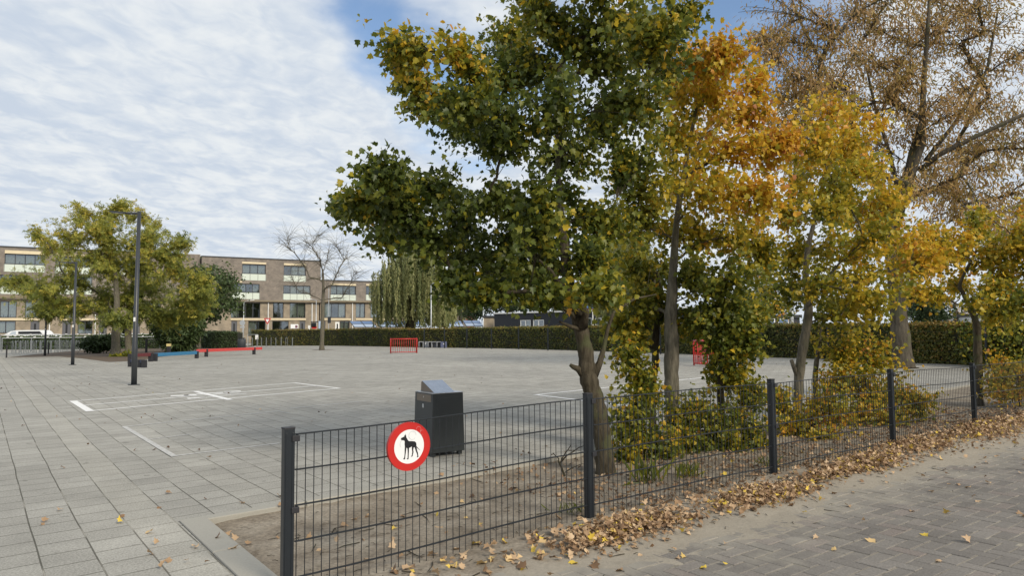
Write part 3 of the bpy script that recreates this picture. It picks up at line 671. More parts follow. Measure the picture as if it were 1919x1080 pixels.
# ------------------------------------------------------------------ lamp posts
def lamp(px, py, label, arm_az=R(176), h=5.02):
    g = G(px, py)
    r = thing('lamp_post', label, 'street lamp', g, 0, 'dark lamp posts on the left of the playground', local=True)
    mb = MB(); mb.tube([(0, 0, 0), (0, 0, 1.1), (0, 0, 1.15), (.03, 0, h)], [.078, .075, .066, .048], 16); mb.build('pole', M_LAMP, r, smooth=True)
    mb = MB(); mb.cyl((0, 0, 0), .16, .02, 18); mb.build('base_plate', M_LAMP, r)
    d = Vector((math.cos(arm_az), math.sin(arm_az), 0))
    s_ = Vector((.03, 0, h - .06)); mb = MB(); mb.tube([s_, s_ + d * .35 + Vector((0, 0, .02)), s_ + d * .42 + Vector((0, 0, .022))], [.035, .033, .03], 8); arm = mb.build('arm', M_LAMP, r)
    mb = MB(); a = s_ + d * .38 + Vector((0, 0, .03)); b_ = s_ + d * .86 + Vector((0, 0, .07)); mb.bar(a, b_, .19, .035); hd = mb.build('lamp_head', M_LAMP, r, bevel=.008)
    mb = MB(); mb.bar(a + d * .1 - Vector((0, 0, .012)), b_ - d * .04 - Vector((0, 0, .022)), .13, .01); mb.build('lens', M_GALV, hd)
    mb = MB(); mb.box((0.005, -.068, 1.98 - .1), (.05, .02, .12)); mb.build('number_plate', M_WHITE, r)
    return r
lamp(251, 722, 'tall dark lamp post standing nearest, in front of the coloured beams')
lamp(136, 684.5, 'dark lamp post left of the double tree, middle one of three')
lamp(84, 667.5, 'farthest dark lamp post, partly hidden by the tree crown on the left')
def white_lamp(px, Y, top, label, dirx, name='street_lamp', r0=.07):
    g = at(px, 640, Y); z = at(px, top, Y).z
    r = thing(name, label, 'street lamp', (g.x, g.y, -.1), 0, 'pale galvanised street lamps beyond the hedge', local=True)
    mb = MB(); mb.tube([(0, 0, 0), (0, 0, z * .35), (0, 0, z + .02)], [r0, r0 * .85, r0 * .6], 12); mb.build('pole', M_GALV, r, smooth=True)
    mb = MB(); mb.tube([(0, 0, z), (dirx * .35, 0, z + .12), (dirx * .7, -.1, z + .16)], [.035, .03, .03], 8); mb.build('arm', M_GALV, r)
    mb = MB(); mb.bar((dirx * .6, -.1, z + .17), (dirx * 1.45, -.2, z + .25), .28, .09); mb.build('lamp_head', M_WHITE, r, bevel=.02)
white_lamp(456, 97, 565, 'pale street lamp with its head to the right, above the round sign', 1)
white_lamp(592, 97, 562, 'pale street lamp beside the nearly leafless tree', -1)
white_lamp(808, 68, 531, 'pale street lamp in front of the willow curtains', 1)
white_lamp(906, 95, 572, 'thin grey street lamp left of the black building', 1, r0=.09)
white_lamp(1484, 50, 480, 'thick grey lamp column rising behind the hedge among yellow leaves', -1, r0=.2)

# ------------------------------------------------------------------ playground pieces
def goal(px, py, rz, label):
    g = G(px, py)
    r = thing('street_goal', label, 'goal', g, rz, 'red steel barred street goals', local=True)
    w2, dp, h = .90, .62, 1.02; rr = .033
    for sgn in (-1, 1):
        fr = [(sgn * w2, dp, 0), (sgn * w2, dp, h - .15), (sgn * w2, dp - .05, h - .04), (sgn * w2, dp - .14, h), (sgn * w2, .12, h), (sgn * w2, .04, h - .04), (sgn * w2, 0, h - .13), (sgn * w2, 0, 0)]
        mb = MB(); mb.tube(fr, rr, 8); mb.tube([(sgn * w2, 0, .08), (sgn * w2, dp, .08)], .024, 8); mb.tube([(sgn * w2, 0, h - .14), (sgn * w2, dp, h - .14)], .022, 8)
        for k in range(1, 6): mb.tube([(sgn * w2, dp * k / 6, .08), (sgn * w2, dp * k / 6, h - .14)], .014, 6)
        mb.build('side_frame', M_RED, r, smooth=True)
    mb = MB(); mb.tube([(-w2, 0, h - .02), (w2, 0, h - .02)], rr, 8); mb.tube([(-w2, 0, .08), (w2, 0, .08)], .024, 8)
    for k in range(1, 12): mb.tube([(-w2 + 2 * w2 * k / 12, 0, .08), (-w2 + 2 * w2 * k / 12, 0, h - .02)], .014, 6)
    mb.build('back_frame', M_RED, r, smooth=True)
    return r
goal(757, 662.5, R(12), 'red barred street goal standing free in front of the long hedge')
goal(1322, 687, R(-75), 'red barred street goal half hidden behind the bushy maple stem')

# hollow concrete seats by the hedge
def cube_seat(px, py, rz, mat, label, plate=False):
    g = G(px, py); s_ = .57; wl = .07; mb = MB()
    mb.box((0, 0, s_ - wl / 2), (s_, s_, wl)); mb.box((-s_ / 2 + wl / 2, 0, (s_ - wl) / 2), (wl, s_, s_ - wl - .002)); mb.box((s_ / 2 - wl / 2, 0, (s_ - wl) / 2), (wl, s_, s_ - wl - .002)); mb.box((0, s_ / 2 - .03, (s_ - wl) / 2), (s_ - 2 * wl - .004, .05, s_ - wl - .004))
    if plate: mb.box((0, -s_ / 2 + .03, (s_ - wl) / 2), (s_ - 2 * wl - .004, .05, s_ - wl - .004))
    r = thing('cube_seat', label, 'seat', g, rz, 'concrete cube seats in a row by the hedge', local=True)
    mb.build('shell', mat, r, bevel=.01)
    if plate:
        m2 = MB(); m2.tube([(0, -s_ / 2 + .004, .36), (0, -s_ / 2 - .006, .36)], [.05, .05], 12); m2.build('badge', M_WHITE, r)
cube_seat(790, 651.5, R(8), M_CONC, 'open grey cube seat at the left end of the row by the hedge')
cube_seat(799, 651.7, R(-8), M_CONC, 'grey cube seat with a plain face, second from the left by the hedge', True)
cube_seat(807, 651.8, R(10), M_CONC, 'open grey cube seat in the middle of the row by the hedge')
cube_seat(815, 652, R(-5), M_CONC, 'open grey cube seat fourth in the row by the hedge')
cube_seat(824, 652, R(5), M_CONC, 'open grey cube seat next to the bluish closed one')
cube_seat(832, 652.2, R(0), simple('blue_grey_concrete', (.10, .115, .20), .8, 0, .15), 'blue-grey closed cube seat with a small white badge at the right end', True)

# balancing beams
def beam(name, label, p, q, mat, ht, posts, group='low coloured plastic beams on posts', wdt=.13, th=.12):
    a = G(*p); b_ = G(*q)
    r = thing(name, label, 'bench', a, 0, group); mb = MB(); mb.bar((a.x, a.y, ht), (b_.x, b_.y, ht), wdt, th); mb.build('beam', mat, r, bevel=.01)
    for s_ in posts:
        c_ = a.lerp(b_, s_); mb = MB(); mb.box((c_.x, c_.y, (ht + .02) / 2), (.18, .18, ht + .14)); mb.build('post', M_RUBBER, r, bevel=.01)
    return r
beam('balance_beam', 'long pale red balance beam on two black posts', (369, 670), (490, 664), M_BRED, .40, (.13, .87), th=.19)
beam('balance_beam', 'blue balance beam sloping down between the maroon and red beams', (291, 677.5), (370, 672), M_BLUE, .34, (0.0, .98), th=.19)
beam('balance_beam', 'short maroon balance beam behind the nearest lamp post', (243, 681), (284, 678), M_MAROON, .38, (0.02, .95), th=.17)
beam('step_beam', 'low dark blue step with black legs at the foot of the nearest lamp post', (246, 688), (270, 689.5), simple('navy_plastic', (.02, .025, .06), .5), .26, (-.05, .72, 1.0))
# information post and horizontal bar
g = G(316, 667); r = thing('trail_post', 'black post with a small yellow plate on top beside the blue beam', 'post', g, local=True)
MB().box((0, 0, .31), (.20, .20, .62)).build('post', M_RUBBER, r, bevel=.01); MB().box((0, -.01, .72), (.24, .22, .18)).build('plate', simple('yellow_plate', (.62, .50, .22), .5), r, bevel=.01)
r = thing('turning_bar', 'steel turning bar between two dark posts left of the conifer', 'turning bar', G(274, 661.5))
a = G(274, 661.5); b_ = G(315, 660)
for p in (a, b_): MB().box((p.x, p.y, .55), (.13, .13, 1.14)).build('post', M_RUBBER, r)
MB().tube([(a.x, a.y, 1.06), (b_.x, b_.y, 1.06)], .04, 8).build('bar', M_GALV, r)
# grey bin
g = G(453, 654); r = thing('litter_bin', 'rounded dark grey litter bin between the dark hedge and the bicycle stands', 'litter bin', g, local=True)
MB().tube([(0, 0, 0), (0, 0, .85), (0, 0, .93), (0, 0, .96)], [.36, .38, .32, .2], 18).build('body', simple('grey_plastic', (.05, .057, .066), .6), r, smooth=True)
MB().box((0, -.05, 1.03), (.5, .34, .05)).box((-.2, -.05, .99), (.03, .3, .09)).box((.2, -.05, .99), (.03, .3, .09)).build('hood', M_RUBBER, r)
# bollards
g = G(12, 671); r = thing('bollard', 'thin dark bollard where the railing meets the tiles at the far left', 'bollard', g, local=True)
MB().cyl((0, 0, 0), .045, .80, 12).build('shaft', M_RUBBER, r); MB().cyl((0, 0, .80), .052, .04, 12).build('top', M_RUBBER, r)
g = G(90.5, 664); r = thing('bollard', 'thin dark bollard behind the farthest lamp post', 'bollard', g, local=True)
MB().cyl((0, 0, 0), .05, .85, 12).build('shaft', M_RUBBER, r); MB().cyl((0, 0, .85), .058, .04, 12).build('top', M_RUBBER, r)

# railings with white studs round the bicycle yard
def railing(pa, Ya, pb, Yb, h, label, npost):
    a = at(pa, 640, Ya); b_ = at(pb, 640, Yb); a.z = b_.z = 0
    r = thing('railing', label, 'railing', a, 0, 'steel railings round the bicycle yard')
    for k in range(npost): p = a.lerp(b_, k / (npost - 1)); MB().tube([(p.x, p.y, 0), (p.x, p.y, h)], .045, 8).build('post', M_DULL, r)
    MB().tube([(a.x, a.y, h), (b_.x, b_.y, h)], .035, 8).build('top_rail', M_GALV, r)
    n_ = int((b_ - a).length / 1.0)
    for k in range(n_):
        p = a.lerp(b_, (k + .4) / n_); MB().box((p.x, p.y, h + .06), (.13, .13, .10)).build('stud', M_WHITE, r)
    mb = MB(); n2_ = int((b_ - a).length / .6)
    for k in range(n2_): p = a.lerp(b_, k / n2_); mb.tube([(p.x, p.y, .1), (p.x, p.y, h)], .005, 3, False)
    for z in (.1, .45, .8): mb.tube([(a.x, a.y, z), (b_.x, b_.y, z)], .007, 3, False)
    mb.build('infill', M_DULL, r)
railing(4, 64, 300, 73, 1.22, 'nearer galvanised railing with white studs in front of the bicycle stands', 7)
railing(1, 72, 296, 82, 1.50, 'farther galvanised railing with white studs behind the bicycle stands', 7)
# bicycle stands
st = thing('bicycle_stand', 'thin galvanised hoop stand in the left bicycle yard', 'bicycle stand', (0, 0, 0), 0, 'bicycle stands in the left yard', local=True)
MB().tube([(0, -.3, 0), (0, -.3, .88), (0, -.22, 1.0), (0, .22, 1.0), (0, .3, .88), (0, .3, 0)], .022, 6).build('hoop', M_DULL, st)
MB().tube([(0, -.3, .45), (0, .3, .45)], .016, 6).build('crossbar', M_DULL, st)
k = 0
for rowi, (Y0_, ys) in enumerate(((58, 0), (60.5, 0))):
    for px in np.arange(24 + rowi * 5, 150, 9.5):
        o = st if k == 0 else copy_tree(st); k += 1
        p = at(px, 640, Y0_ + px * .012); o.location = (p.x, p.y, 0); o.rotation_euler = (0, 0, R(20 + rowi * 12 + float(rng.normal() * 6)))
for q, px in enumerate([460, 466, 473, 482, 490, 499, 508, 517, 527, 537, 548]):
    o = copy_tree(st); p = at(px, 640, 76 + .02 * (px - 460)); o.location = (p.x, p.y, 0); o.rotation_euler = (0, 0, R(15 + float(rng.normal() * 8)))
    tag(o, 'thin galvanised hoop stand in front of the hedge right of the grey bin', 'bicycle stand', 'bicycle stands before the hedge')
r = thing('yard_gate', 'grey tubular gate with a white notice plate behind the right bicycle stands', 'gate', at(464, 640, 80)); a = at(464, 640, 80); b_ = at(483, 640, 80); a.z = b_.z = 0
MB().tube([a, a + Vector((0, 0, 1.35)), b_ + Vector((0, 0, 1.35)), b_], .035, 8).build('frame', M_GALV, r)
mb = MB(); c_ = b_ - Vector((.1, .05, 0)); mb.box((c_.x, c_.y, 1.05), (.34, .02, .5)); mb.build('notice', M_WHITE, r)

# ------------------------------------------------------------------ hedges
HL = [(470, 648.5), (560, 648.3), (640, 648.5), (790, 651.5), (960, 653.8), (1070, 657), (1217, 661.5), (1420, 669.5), (1560, 674), (1707, 680.5), (1810, 684.5), (1960, 692), (2150, 702)]
HTOP = [619, 618, 617, 616, 613.5, 612, 610.5, 609, 608.3, 607.3, 606.5, 605, 603]
def hedge(name, label, base, tops, dens, lsize, tn, mat, depth=1.1, thick_core=True, tvar=.16, group=None):
    A_ = [G(*p) for p in base]; H_ = [at(p[0], t_, a.y).z for p, t_, a in zip(base, tops, A_)]
    root = thing(name, label, 'hedge', A_[0], 0, group); mb = MB(); LP, TI, NN = [], [], []
    for i in range(len(A_) - 1):
        a, b_ = A_[i], A_[i + 1]; d = (b_ - a); Lh = d.length; d.normalize(); bk = Vector((-d.y, d.x, 0)); bk = bk if bk.y > 0 else -bk
        h0, h1 = H_[i], H_[i + 1]; i_ = .10
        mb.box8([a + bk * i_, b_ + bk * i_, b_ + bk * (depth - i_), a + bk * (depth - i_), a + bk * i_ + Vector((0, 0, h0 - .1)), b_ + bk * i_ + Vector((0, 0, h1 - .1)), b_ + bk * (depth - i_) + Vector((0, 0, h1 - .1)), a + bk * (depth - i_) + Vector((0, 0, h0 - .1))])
        dist = (a.y + b_.y) / 2; n_ = int(Lh * dens * min(3.0, (60 / dist) ** 1.2))
        for (fr, nx) in ((.72, 'f'), (.28, 't')):
            m = int(n_ * fr); s_ = rng.random(m) * Lh; hh = h0 + (h1 - h0) * s_ / Lh
            if nx == 'f':
                z = rng.random(m) * hh; bo = .10 + np.abs(rng.normal(size=m)) * .05 - rng.random(m) * .14 - .03 * np.sin(s_ * 2.1) - .03 * np.sin(z * 5 + s_ * 3)
                nv = np.tile(-np.array(bk), (m, 1))
            else:
                z = hh - .04 + rng.normal(size=m) * .045 + .03 * np.sin(s_ * 1.7) * np.sin(s_ * .61) + .14 * (rng.random(m) < .03) * rng.random(m); bo = rng.random(m) * depth; nv = np.tile([0, 0, 1.], (m, 1))
            p = np.array(a)[None] + np.array(d)[None] * s_[:, None] + np.array(bk)[None] * bo[:, None]; p[:, 2] = np.maximum(z, .03)
            LP.append(p); NN.append(nv); brown = .28 * (V1(p[:, 0] * .7 + 5, p[:, 1] * .7 + 3) - .5)
            topy = np.clip((z - hh + .22) / .2, 0, 1) * .22      # leaf tint gets paler towards the top edge
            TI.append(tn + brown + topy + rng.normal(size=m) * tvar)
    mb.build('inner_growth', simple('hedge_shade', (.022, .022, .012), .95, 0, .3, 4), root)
    LP = np.concatenate(LP); NN = np.concatenate(NN); m = len(LP)
    inst_mesh('foliage', OVAL_V, OVAL_F, LP, frames_from(unit(m) + np.array([0, 0, -.4]), NN + unit(m) * .75), lsize * rng.uniform(.7, 1.3, m), np.concatenate(TI), mat, root)
    return root
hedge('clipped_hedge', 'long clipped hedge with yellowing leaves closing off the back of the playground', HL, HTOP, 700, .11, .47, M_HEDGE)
hp = thing('hedge_fence', 'row of thin dark fence posts standing against the long hedge', 'fence', G(795, 653))
for px, py in [(795, 652.6), (833, 653), (875, 653.6), (921, 654.3), (972, 655.2), (1027, 657), (1090, 659.5), (1148, 661), (1238, 664.5), (1332, 667.5), (1429, 671.5), (1553, 676), (1690, 682), (1850, 690)]:
    p = G(px, py); Ht = at(px, 614 - (px - 800) * .007, p.y).z; MB().box((p.x, p.y, (Ht - .1) / 2), (.09, .06, Ht - .1), rzf).build('post', M_POST, hp)
    p0 = p
pts = [G(px, py) for px, py in [(795, 652.6), (972, 655.2), (1238, 664.5), (1429, 671.5), (1690, 682), (1850, 690)]]
mb = MB()
for z in (.15, .55, .95, 1.3):
    for a, b_ in zip(pts, pts[1:]): mb.tube([(a.x, a.y - .02, z), (b_.x, b_.y - .02, z)], .004, 4, False)
mb.build('wires', M_POST, hp)
hedge('dark_hedge', 'low dark evergreen hedge left of the rounded grey bin', [(345, 652), (395, 653.5), (444, 653)], [622, 622, 622.5], 900, .13, .35, M_DARKLEAF, 2.2)
hedge('yard_hedge', 'dark hedge behind the left bicycle yard', [(-30, 656), (60, 655.5), (190, 654.5), (310, 653.5)], [631.5, 631, 629.5, 628], 700, .16, .62, M_DARKLEAF, 1.5)

# ------------------------------------------------------------------ apartment row
FU = Vector((.866, .5, 0)); FNV = Vector((.5, -.866, 0)); FO = Vector((-31.7, 117.2, 0))
def s_of(px):
    d = ray(px, 625); m_ = d[0] / d[1]; return (m_ * FO.y - FO.x) / (FU.x - m_ * FU.y)
def z_of(px, py, s_=None):
    s_ = s_of(px) if s_ is None else s_; return at(px, py, FO.y + FU.y * s_).z
def fbox(mb, s0, s1, z0, z1, o0, o1, O=None, U=None, Nn=None):
    O = O or FO; U = U or FU; Nn = Nn or FNV
    P_ = [O + U * s + Nn * o + Vector((0, 0, z)) for z in (z0, z1) for s, o in ((s0, o1), (s1, o1), (s1, o0), (s0, o0))]
    mb.box8(P_)
def facade(mb, s0, s1, z0, z1, holes, o_front, th, O=None, U=None, Nn=None):
    ss = sorted({s0, s1, *[h[0] for h in holes], *[h[1] for h in holes]}); zs = sorted({z0, z1, *[h[2] for h in holes], *[h[3] for h in holes]})
    ss = [s for s in ss if s0 <= s <= s1]; zs = [z for z in zs if z0 <= z <= z1]
    for i in range(len(ss) - 1):
        runs = None
        for j in range(len(zs) - 1):
            cx_ = (ss[i] + ss[i + 1]) / 2; cz = (zs[j] + zs[j + 1]) / 2
            hole = any(h[0] < cx_ < h[1] and h[2] < cz < h[3] for h in holes)
            if not hole and ss[i + 1] - ss[i] > 1e-4 and zs[j + 1] - zs[j] > 1e-4:
                if runs is None: runs = [zs[j], zs[j + 1]]
                else: runs[1] = zs[j + 1]
            else:
                if runs: fbox(mb, ss[i], ss[i + 1], runs[0], runs[1], o_front - th, o_front, O, U, Nn)
                runs = None
        if runs: fbox(mb, ss[i], ss[i + 1], runs[0], runs[1], o_front - th, o_front, O, U, Nn)
def window(par, s0, s1, z0, z1, of, muns=2, curtain=0.5, bal=None, refl=False, fmat=None, O=None, U=None, Nn=None, seed=0, name='window'):
    rr = random.Random(seed + int(s0 * 37)); W_2 = .09; fm = fmat or M_FRAME; mb = MB()
    a = (O, U, Nn)
    fbox(mb, s0, s1, z0, z0 + W_2, of - .22, of - .14, *a); fbox(mb, s0, s1, z1 - W_2, z1, of - .22, of - .14, *a)
    for k_ in range(muns + 1):
        s_ = s0 + (s1 - s0 - W_2) * k_ / muns; fbox(mb, s_, s_ + W_2, z0 + W_2, z1 - W_2, of - .22, of - .14, *a)
    w_ = mb.build(name, fm, par)
    mb = MB(); fbox(mb, s0 + .03, s1 - .03, z0 + .03, z1 - .03, of - .19, of - .175, *a); g_ = mb.build('pane', M_GLASSR if refl else M_GLASS, w_); g_.location = (0, 0, 0)
    mb = MB(); fbox(mb, s0, s1, z0, z1, of - 1.8, of - 1.75, *a); o_ = mb.build('room', M_INT, w_); o_.location = (0, 0, 0)
    if curtain > 0:
        mb = MB(); any_ = False
        for k_ in range(muns):
            if rr.random() < curtain:
                sa = s0 + (s1 - s0) * k_ / muns + .06; sb = s0 + (s1 - s0) * (k_ + 1) / muns - .04; any_ = True
                nf = 8   # pleated curtain
                for q_ in range(nf):
                    fbox(mb, sa + (sb - sa) * q_ / nf, sa + (sb - sa) * (q_ + 1) / nf, z0 + .05 + (.5 * rr.random() if rr.random() < .2 else 0), z1 - .05, of - .46 - (.03 if q_ % 2 else 0), of - .42 - (.03 if q_ % 2 else 0), *a)
        if any_: o_ = mb.build('curtain', M_CURT, w_); o_.location = (0, 0, 0)
    if bal:
        mb = MB(); fbox(mb, s0 - .05, s1 + .05, z0 - bal, z0 + .02, of - .03, of + .03, *a); o_ = mb.build('balustrade', M_PANEL, w_); o_.location = (0, 0, 0)
        mb = MB(); fbox(mb, s0 - .05, s1 + .05, z0 + .02, z0 + .12, of - .05, of + .05, *a)
        nn_ = max(2, int((s1 - s0) / 1.0))
        for k_ in range(nn_ + 1):
            s_ = s0 + (s1 - s0) * k_ / nn_; fbox(mb, s_ - .02, s_ + .02, z0 - bal, z0, of + .032, of + .05, *a)
        o_ = mb.build('handrail', M_FRAME, w_); o_.location = (0, 0, 0)
    return w_
def door(par, s0, s1, z0, z1, of, mat=None):
    mb = MB(); fbox(mb, s0, s1, z0, z1, of - .2, of - .1); d_ = mb.build('door', mat or M_DOOR, par)
    c_ = (s0 + s1) / 2; mb = MB(); fbox(mb, c_ - .12, c_ + .12, z0 + .7, z1 - .35, of - .1, of - .095); o_ = mb.build('glass_slot', M_BLACK, d_); o_.location = (0, 0, 0)
GZ = 0.0
def apartments(label, pxa, pxb, roof, midpx, ups, lows, doors, beams, lintels, pipes, zu_py, extra_roof=None, name='apartment_building', up_depth=10):
    sa, sb = s_of(pxa), s_of(pxb); mid = midpx
    root = thing(name, label, 'building', FO + FU * sa, 0, 'brick apartment buildings beyond the street')
    zr = z_of(*roof); zu = z_of(mid, zu_py)
    H = lambda q: (s_of(q[0]), s_of(q[1]), z_of((q[0] + q[1]) / 2, q[3]), z_of((q[0] + q[1]) / 2, q[2]))
    uh = [H(q) for q in ups]; lh = [H(q) for q in lows]; dh = [(s_of(q[0]), s_of(q[1]), GZ, z_of((q[0] + q[1]) / 2, q[2])) for q in doors]
    full = [(h[0], h[1], h[2] - (q[4] if len(q) > 4 and q[4] else 0), h[3]) for h, q in zip(uh, ups)]
    mb = MB(); facade(mb, sa, sb, zu, zr, full, 0, .35)
    fbox(mb, sa, sa + .35, zu, zr, -up_depth, -.35); fbox(mb, sb - .35, sb, zu, zr, -up_depth, -.35); mb.build('wall', M_BRK_UP, root)
    mb = MB(); facade(mb, sa + .1, sb - .1, GZ, zu, lh + dh, -.45, .35); fbox(mb, sa + .1, sa + .45, GZ, zu, -up_depth, -.8); fbox(mb, sb - .45, sb - .1, GZ, zu, -up_depth, -.8); tag(mb.build('wall', M_BRK_LO, root), 'ochre brick lower storeys')
    mb = MB(); fbox(mb, sa - .08, sb + .08, zr, zr + .14, -up_depth - .1, .1); mb.build('roof', M_FRAME, root)
    mb = MB(); fbox(mb, sa + .4, sb - .4, GZ, zr - .01, -up_depth, -up_depth + .3); fbox(mb, sa + .4, sb - .4, zu + .05, zu + .3, -up_depth + .3, -.4); mb.build('rear_wall', M_INT, root)
    for i, (h, q) in enumerate(zip(uh, ups)): window(root, *h, 0, muns=max(2, int((h[1] - h[0]) / 1.0)), curtain=.75, bal=q[4] if len(q) > 4 else None, refl=i % 2 == 0, seed=i)
    for i, (h, q) in enumerate(zip(lh, lows)): window(root, *h, -.45, muns=max(2, int((h[1] - h[0]) / .95)), curtain=q[4] if len(q) > 4 else .55, seed=i + 10)
    for q, h in zip(doors, dh): door(root, *h, -.45, q[3] if len(q) > 3 else None)
    for q in beams:
        m_ = (q[0] + q[1]) / 2; mb = MB(); fbox(mb, s_of(q[0]), s_of(q[1]), z_of(m_, q[3]), z_of(m_, q[2]), -.44, q[5] if len(q) > 5 else -.30); mb.build('beam', q[4], root)
    for q in lintels:
        m_ = (q[0] + q[1]) / 2; mb = MB(); fbox(mb, s_of(q[0]), s_of(q[1]), z_of(m_, q[3]), z_of(m_, q[2]), .003, .09); mb.build('lintel', M_CREAM, root)
    for px in pipes:
        s_ = s_of(px); mb = MB(); b0 = FO + FU * s_ - FNV * .35; mb.tube([(b0.x, b0.y, 0), (b0.x, b0.y, zu - .05)], .075, 8); mb.build('drainpipe', M_WHITE, root)
    return root, zr
rt, zr = apartments('four-storey dark brick apartment block with ochre lower storeys, right of the double tree', 376, 600, (376, 481), 500,
    [(452, 496.5, 496, 514, 1.0), (530.5, 572, 499, 517, .95), (434, 485, 532, 549, 1.0), (530, 581, 535.5, 551.5, .95)],
    [(433, 488, 567.5, 596, .6), (512, 532, 567.5, 596, .3), (543.7, 573.3, 568, 596, .4), (466, 498.5, 602, 630, .5), (511, 542, 602, 634, .15)],
    [(434, 445, 602), (562.5, 573, 602)], [(432, 500.5, 597.2, 600.2, M_CREAM), (505, 574, 597.2, 600.2, M_CREAM), (432, 599, 563.5, 566, M_BROWNBEAM, .05)],
    [(451.5, 497, 491.5, 495), (530.5, 572, 494.3, 498), (431, 452, 526.8, 529.5)], [503, 585.5], 566.5)
mb = MB(); s0 = s_of(545.5); m_ = 552; fbox(mb, s0, s_of(560), z_of(m_, 616), z_of(m_, 608), -.44, -.36); wb = mb.build('wall_board', M_SIGNW, rt)
mb = MB(); fbox(mb, s_of(554), s_of(558.5), z_of(m_, 615), z_of(m_, 610), -.355, -.35); o_ = mb.build('picture', simple('plum_print', (.16, .06, .09), .5), wb); o_.location = (0, 0, 0)
mb = MB(); fbox(mb, s_of(338), s_of(376) - .1, 2.5, z_of(350, 474.5), -8, -1.2)
tag(mb.build('stair_tower', M_BRK_UP), 'dark brick stair tower standing a little above the roofline, left of the tall block', 'tower')
apartments('lower brick apartment wing with three storeys and wide balconies, behind the nearly leafless tree', 600, 770, (605, 526), 660,
    [(619, 666.5, 536, 553, .95), (685.5, 728, 537, 553, .95)],
    [(609, 649, 569, 595.8, .75), (668, 685.6, 569, 595.8, .8), (695.6, 721, 569, 595.8, .5), (638.5, 656, 602, 632, .6), (736, 760, 569, 595.8, .5)],
    [(602, 611, 602), (629.6, 638, 603, M_WHITE)], [(602, 659, 597.2, 600.2, M_CREAM), (668, 722, 597.2, 600.2, M_CREAM), (602, 760, 564.5, 567, M_BROWNBEAM, .05)],
    [(619, 666.5, 532, 535.3), (685.5, 728, 533, 536.3)], [661.5], 567, up_depth=9)
apartments('left brick apartment block with tall balcony glazing, cut by the left edge of the photo', -60, 338, (0, 463), 60,
    [(3.6, 80, 477, 496.6, 1.0), (-50, -8, 477, 496.6, 1.0), (-40, 36, 515, 533, 1.3), (100, 165, 482, 500, 1.0), (190, 250, 484, 502, 1.0), (110, 170, 518, 536, 1.2)],
    [(-3, 29, 564.5, 595.5, .7), (44.5, 73.4, 565, 595.5, .3), (117, 146, 566, 595.8, .4), (-10, 28, 602, 625, .9), (145, 173, 602, 626, .8), (190, 215, 566, 596, .4), (215, 240, 602, 628, .6), (270, 300, 566, 596, .5), (300, 330, 602, 628, .7)],
    [(56, 73, 602), (116, 132, 602), (185, 200, 602), (250, 262, 602)], [(-10, 74, 596.7, 600.7, M_CREAM), (116, 198, 597, 600.7, M_CREAM), (210, 330, 597.3, 600.5, M_CREAM), (-55, 330, 556, 560.5, M_BROWNBEAM, .05)],
    [(3.6, 80, 470.5, 476.5), (100, 165, 476, 481)], [92, 178], 561)

# front-of-house things
def solar_roof(pxa, pxb, ytop, ymid, ybot, Y, label, cols):
    a = at(pxa, ybot, Y); b_ = at(pxb, ybot, Y); ta = at(pxa - (pxb - pxa) * .22, ytop, Y + 3.2); tb = at(pxb - (pxb - pxa) * .24, ytop, Y + 3.2)
    r = thing('glass_roof', label, 'glass roof', (a.x, a.y, 0), 0, 'sloping panel roofs in front of the apartments'); n_ = Vector((0, -.03, .05))
    mb = MB(); mb.box8([a, b_, tb, ta, a + n_, b_ + n_, tb + n_, ta + n_]); mb.build('frame', M_FRAME, r)
    for i in range(cols):
        for j in range(2):
            u0, u1 = (i + .05) / cols, (i + .95) / cols; v0, v1 = (j + .06) / 2, (j + .94) / 2
            q = [a.lerp(b_, u).lerp(ta.lerp(tb, u), v) + n_ * 1.3 for u, v in ((u0, v0), (u1, v0), (u1, v1), (u0, v1))]
            MB().prism(q, n_ * .3).build('panel', M_PV if j else M_PV2, r)
    mb = MB()
    for p in (a, b_, ta, tb): mb.tube([(p.x, p.y, -.1), (p.x, p.y, p.z)], .05, 6)
    mb.build('legs', M_FRAME, r)
M_PV = simple('blue_glass_panel', (.20, .28, .42), .12, .6, .1); M_PV2 = simple('pale_glass_panel', (.60, .66, .72), .18, .5, .06)
solar_roof(664, 707, 603, 609, 614.5, 98, 'first sloping glass panel roof, left of the willow', 2)
solar_roof(712, 750, 603, 609, 614, 99, 'second sloping glass panel roof, half behind the willow', 2)
solar_roof(755, 800, 603, 609, 613.8, 100, 'third sloping glass panel roof, seen through the willow strands', 2)
solar_roof(842, 870, 602.5, 608, 613, 98, 'fourth sloping glass panel roof, just right of the willow', 2)
solar_roof(874, 906, 602, 608, 612.6, 97, 'last sloping glass panel roof, left of the beige brick wall', 2)

# traffic signs
g = at(501, 640, 96); z = at(501, 602.5, 96).z
r = thing('yield_sign', 'red and white upside-down triangle yield sign on a pole above the hedge', 'traffic sign', (g.x, g.y, 0), local=True)
MB().tube([(0, 0, 0), (0, 0, z + .4)], .04, 8).build('pole', M_GALV, r)
MB().prism([(-.5, -.05, z + .42), (.5, -.05, z + .42), (0, -.05, z - .45)], (0, -.02, 0)).build('red_border', M_RED, r); MB().prism([(-.27, -.071, z + .28), (.27, -.071, z + .28), (0, -.071, z - .2)], (0, -.008, 0)).build('white_field', M_SIGNW, r)
g = at(454, 640, 94); z = at(454, 605.5, 94).z
r = thing('round_sign', 'grey back of a round traffic sign with a small plate below', 'traffic sign', (g.x, g.y, 0), local=True)
MB().tube([(0, 0, 0), (0, 0, z + .5)], .04, 8).build('pole', M_GALV, r); MB().tube([(0, -.05, z), (0, -.07, z)], .36, 20).build('disc', M_GALV, r); MB().box((0, -.06, z - .55), (.6, .02, .22)).build('plate', M_GALV, r)
g = at(615.5, 640, 92); z = at(615.5, 600, 92).z
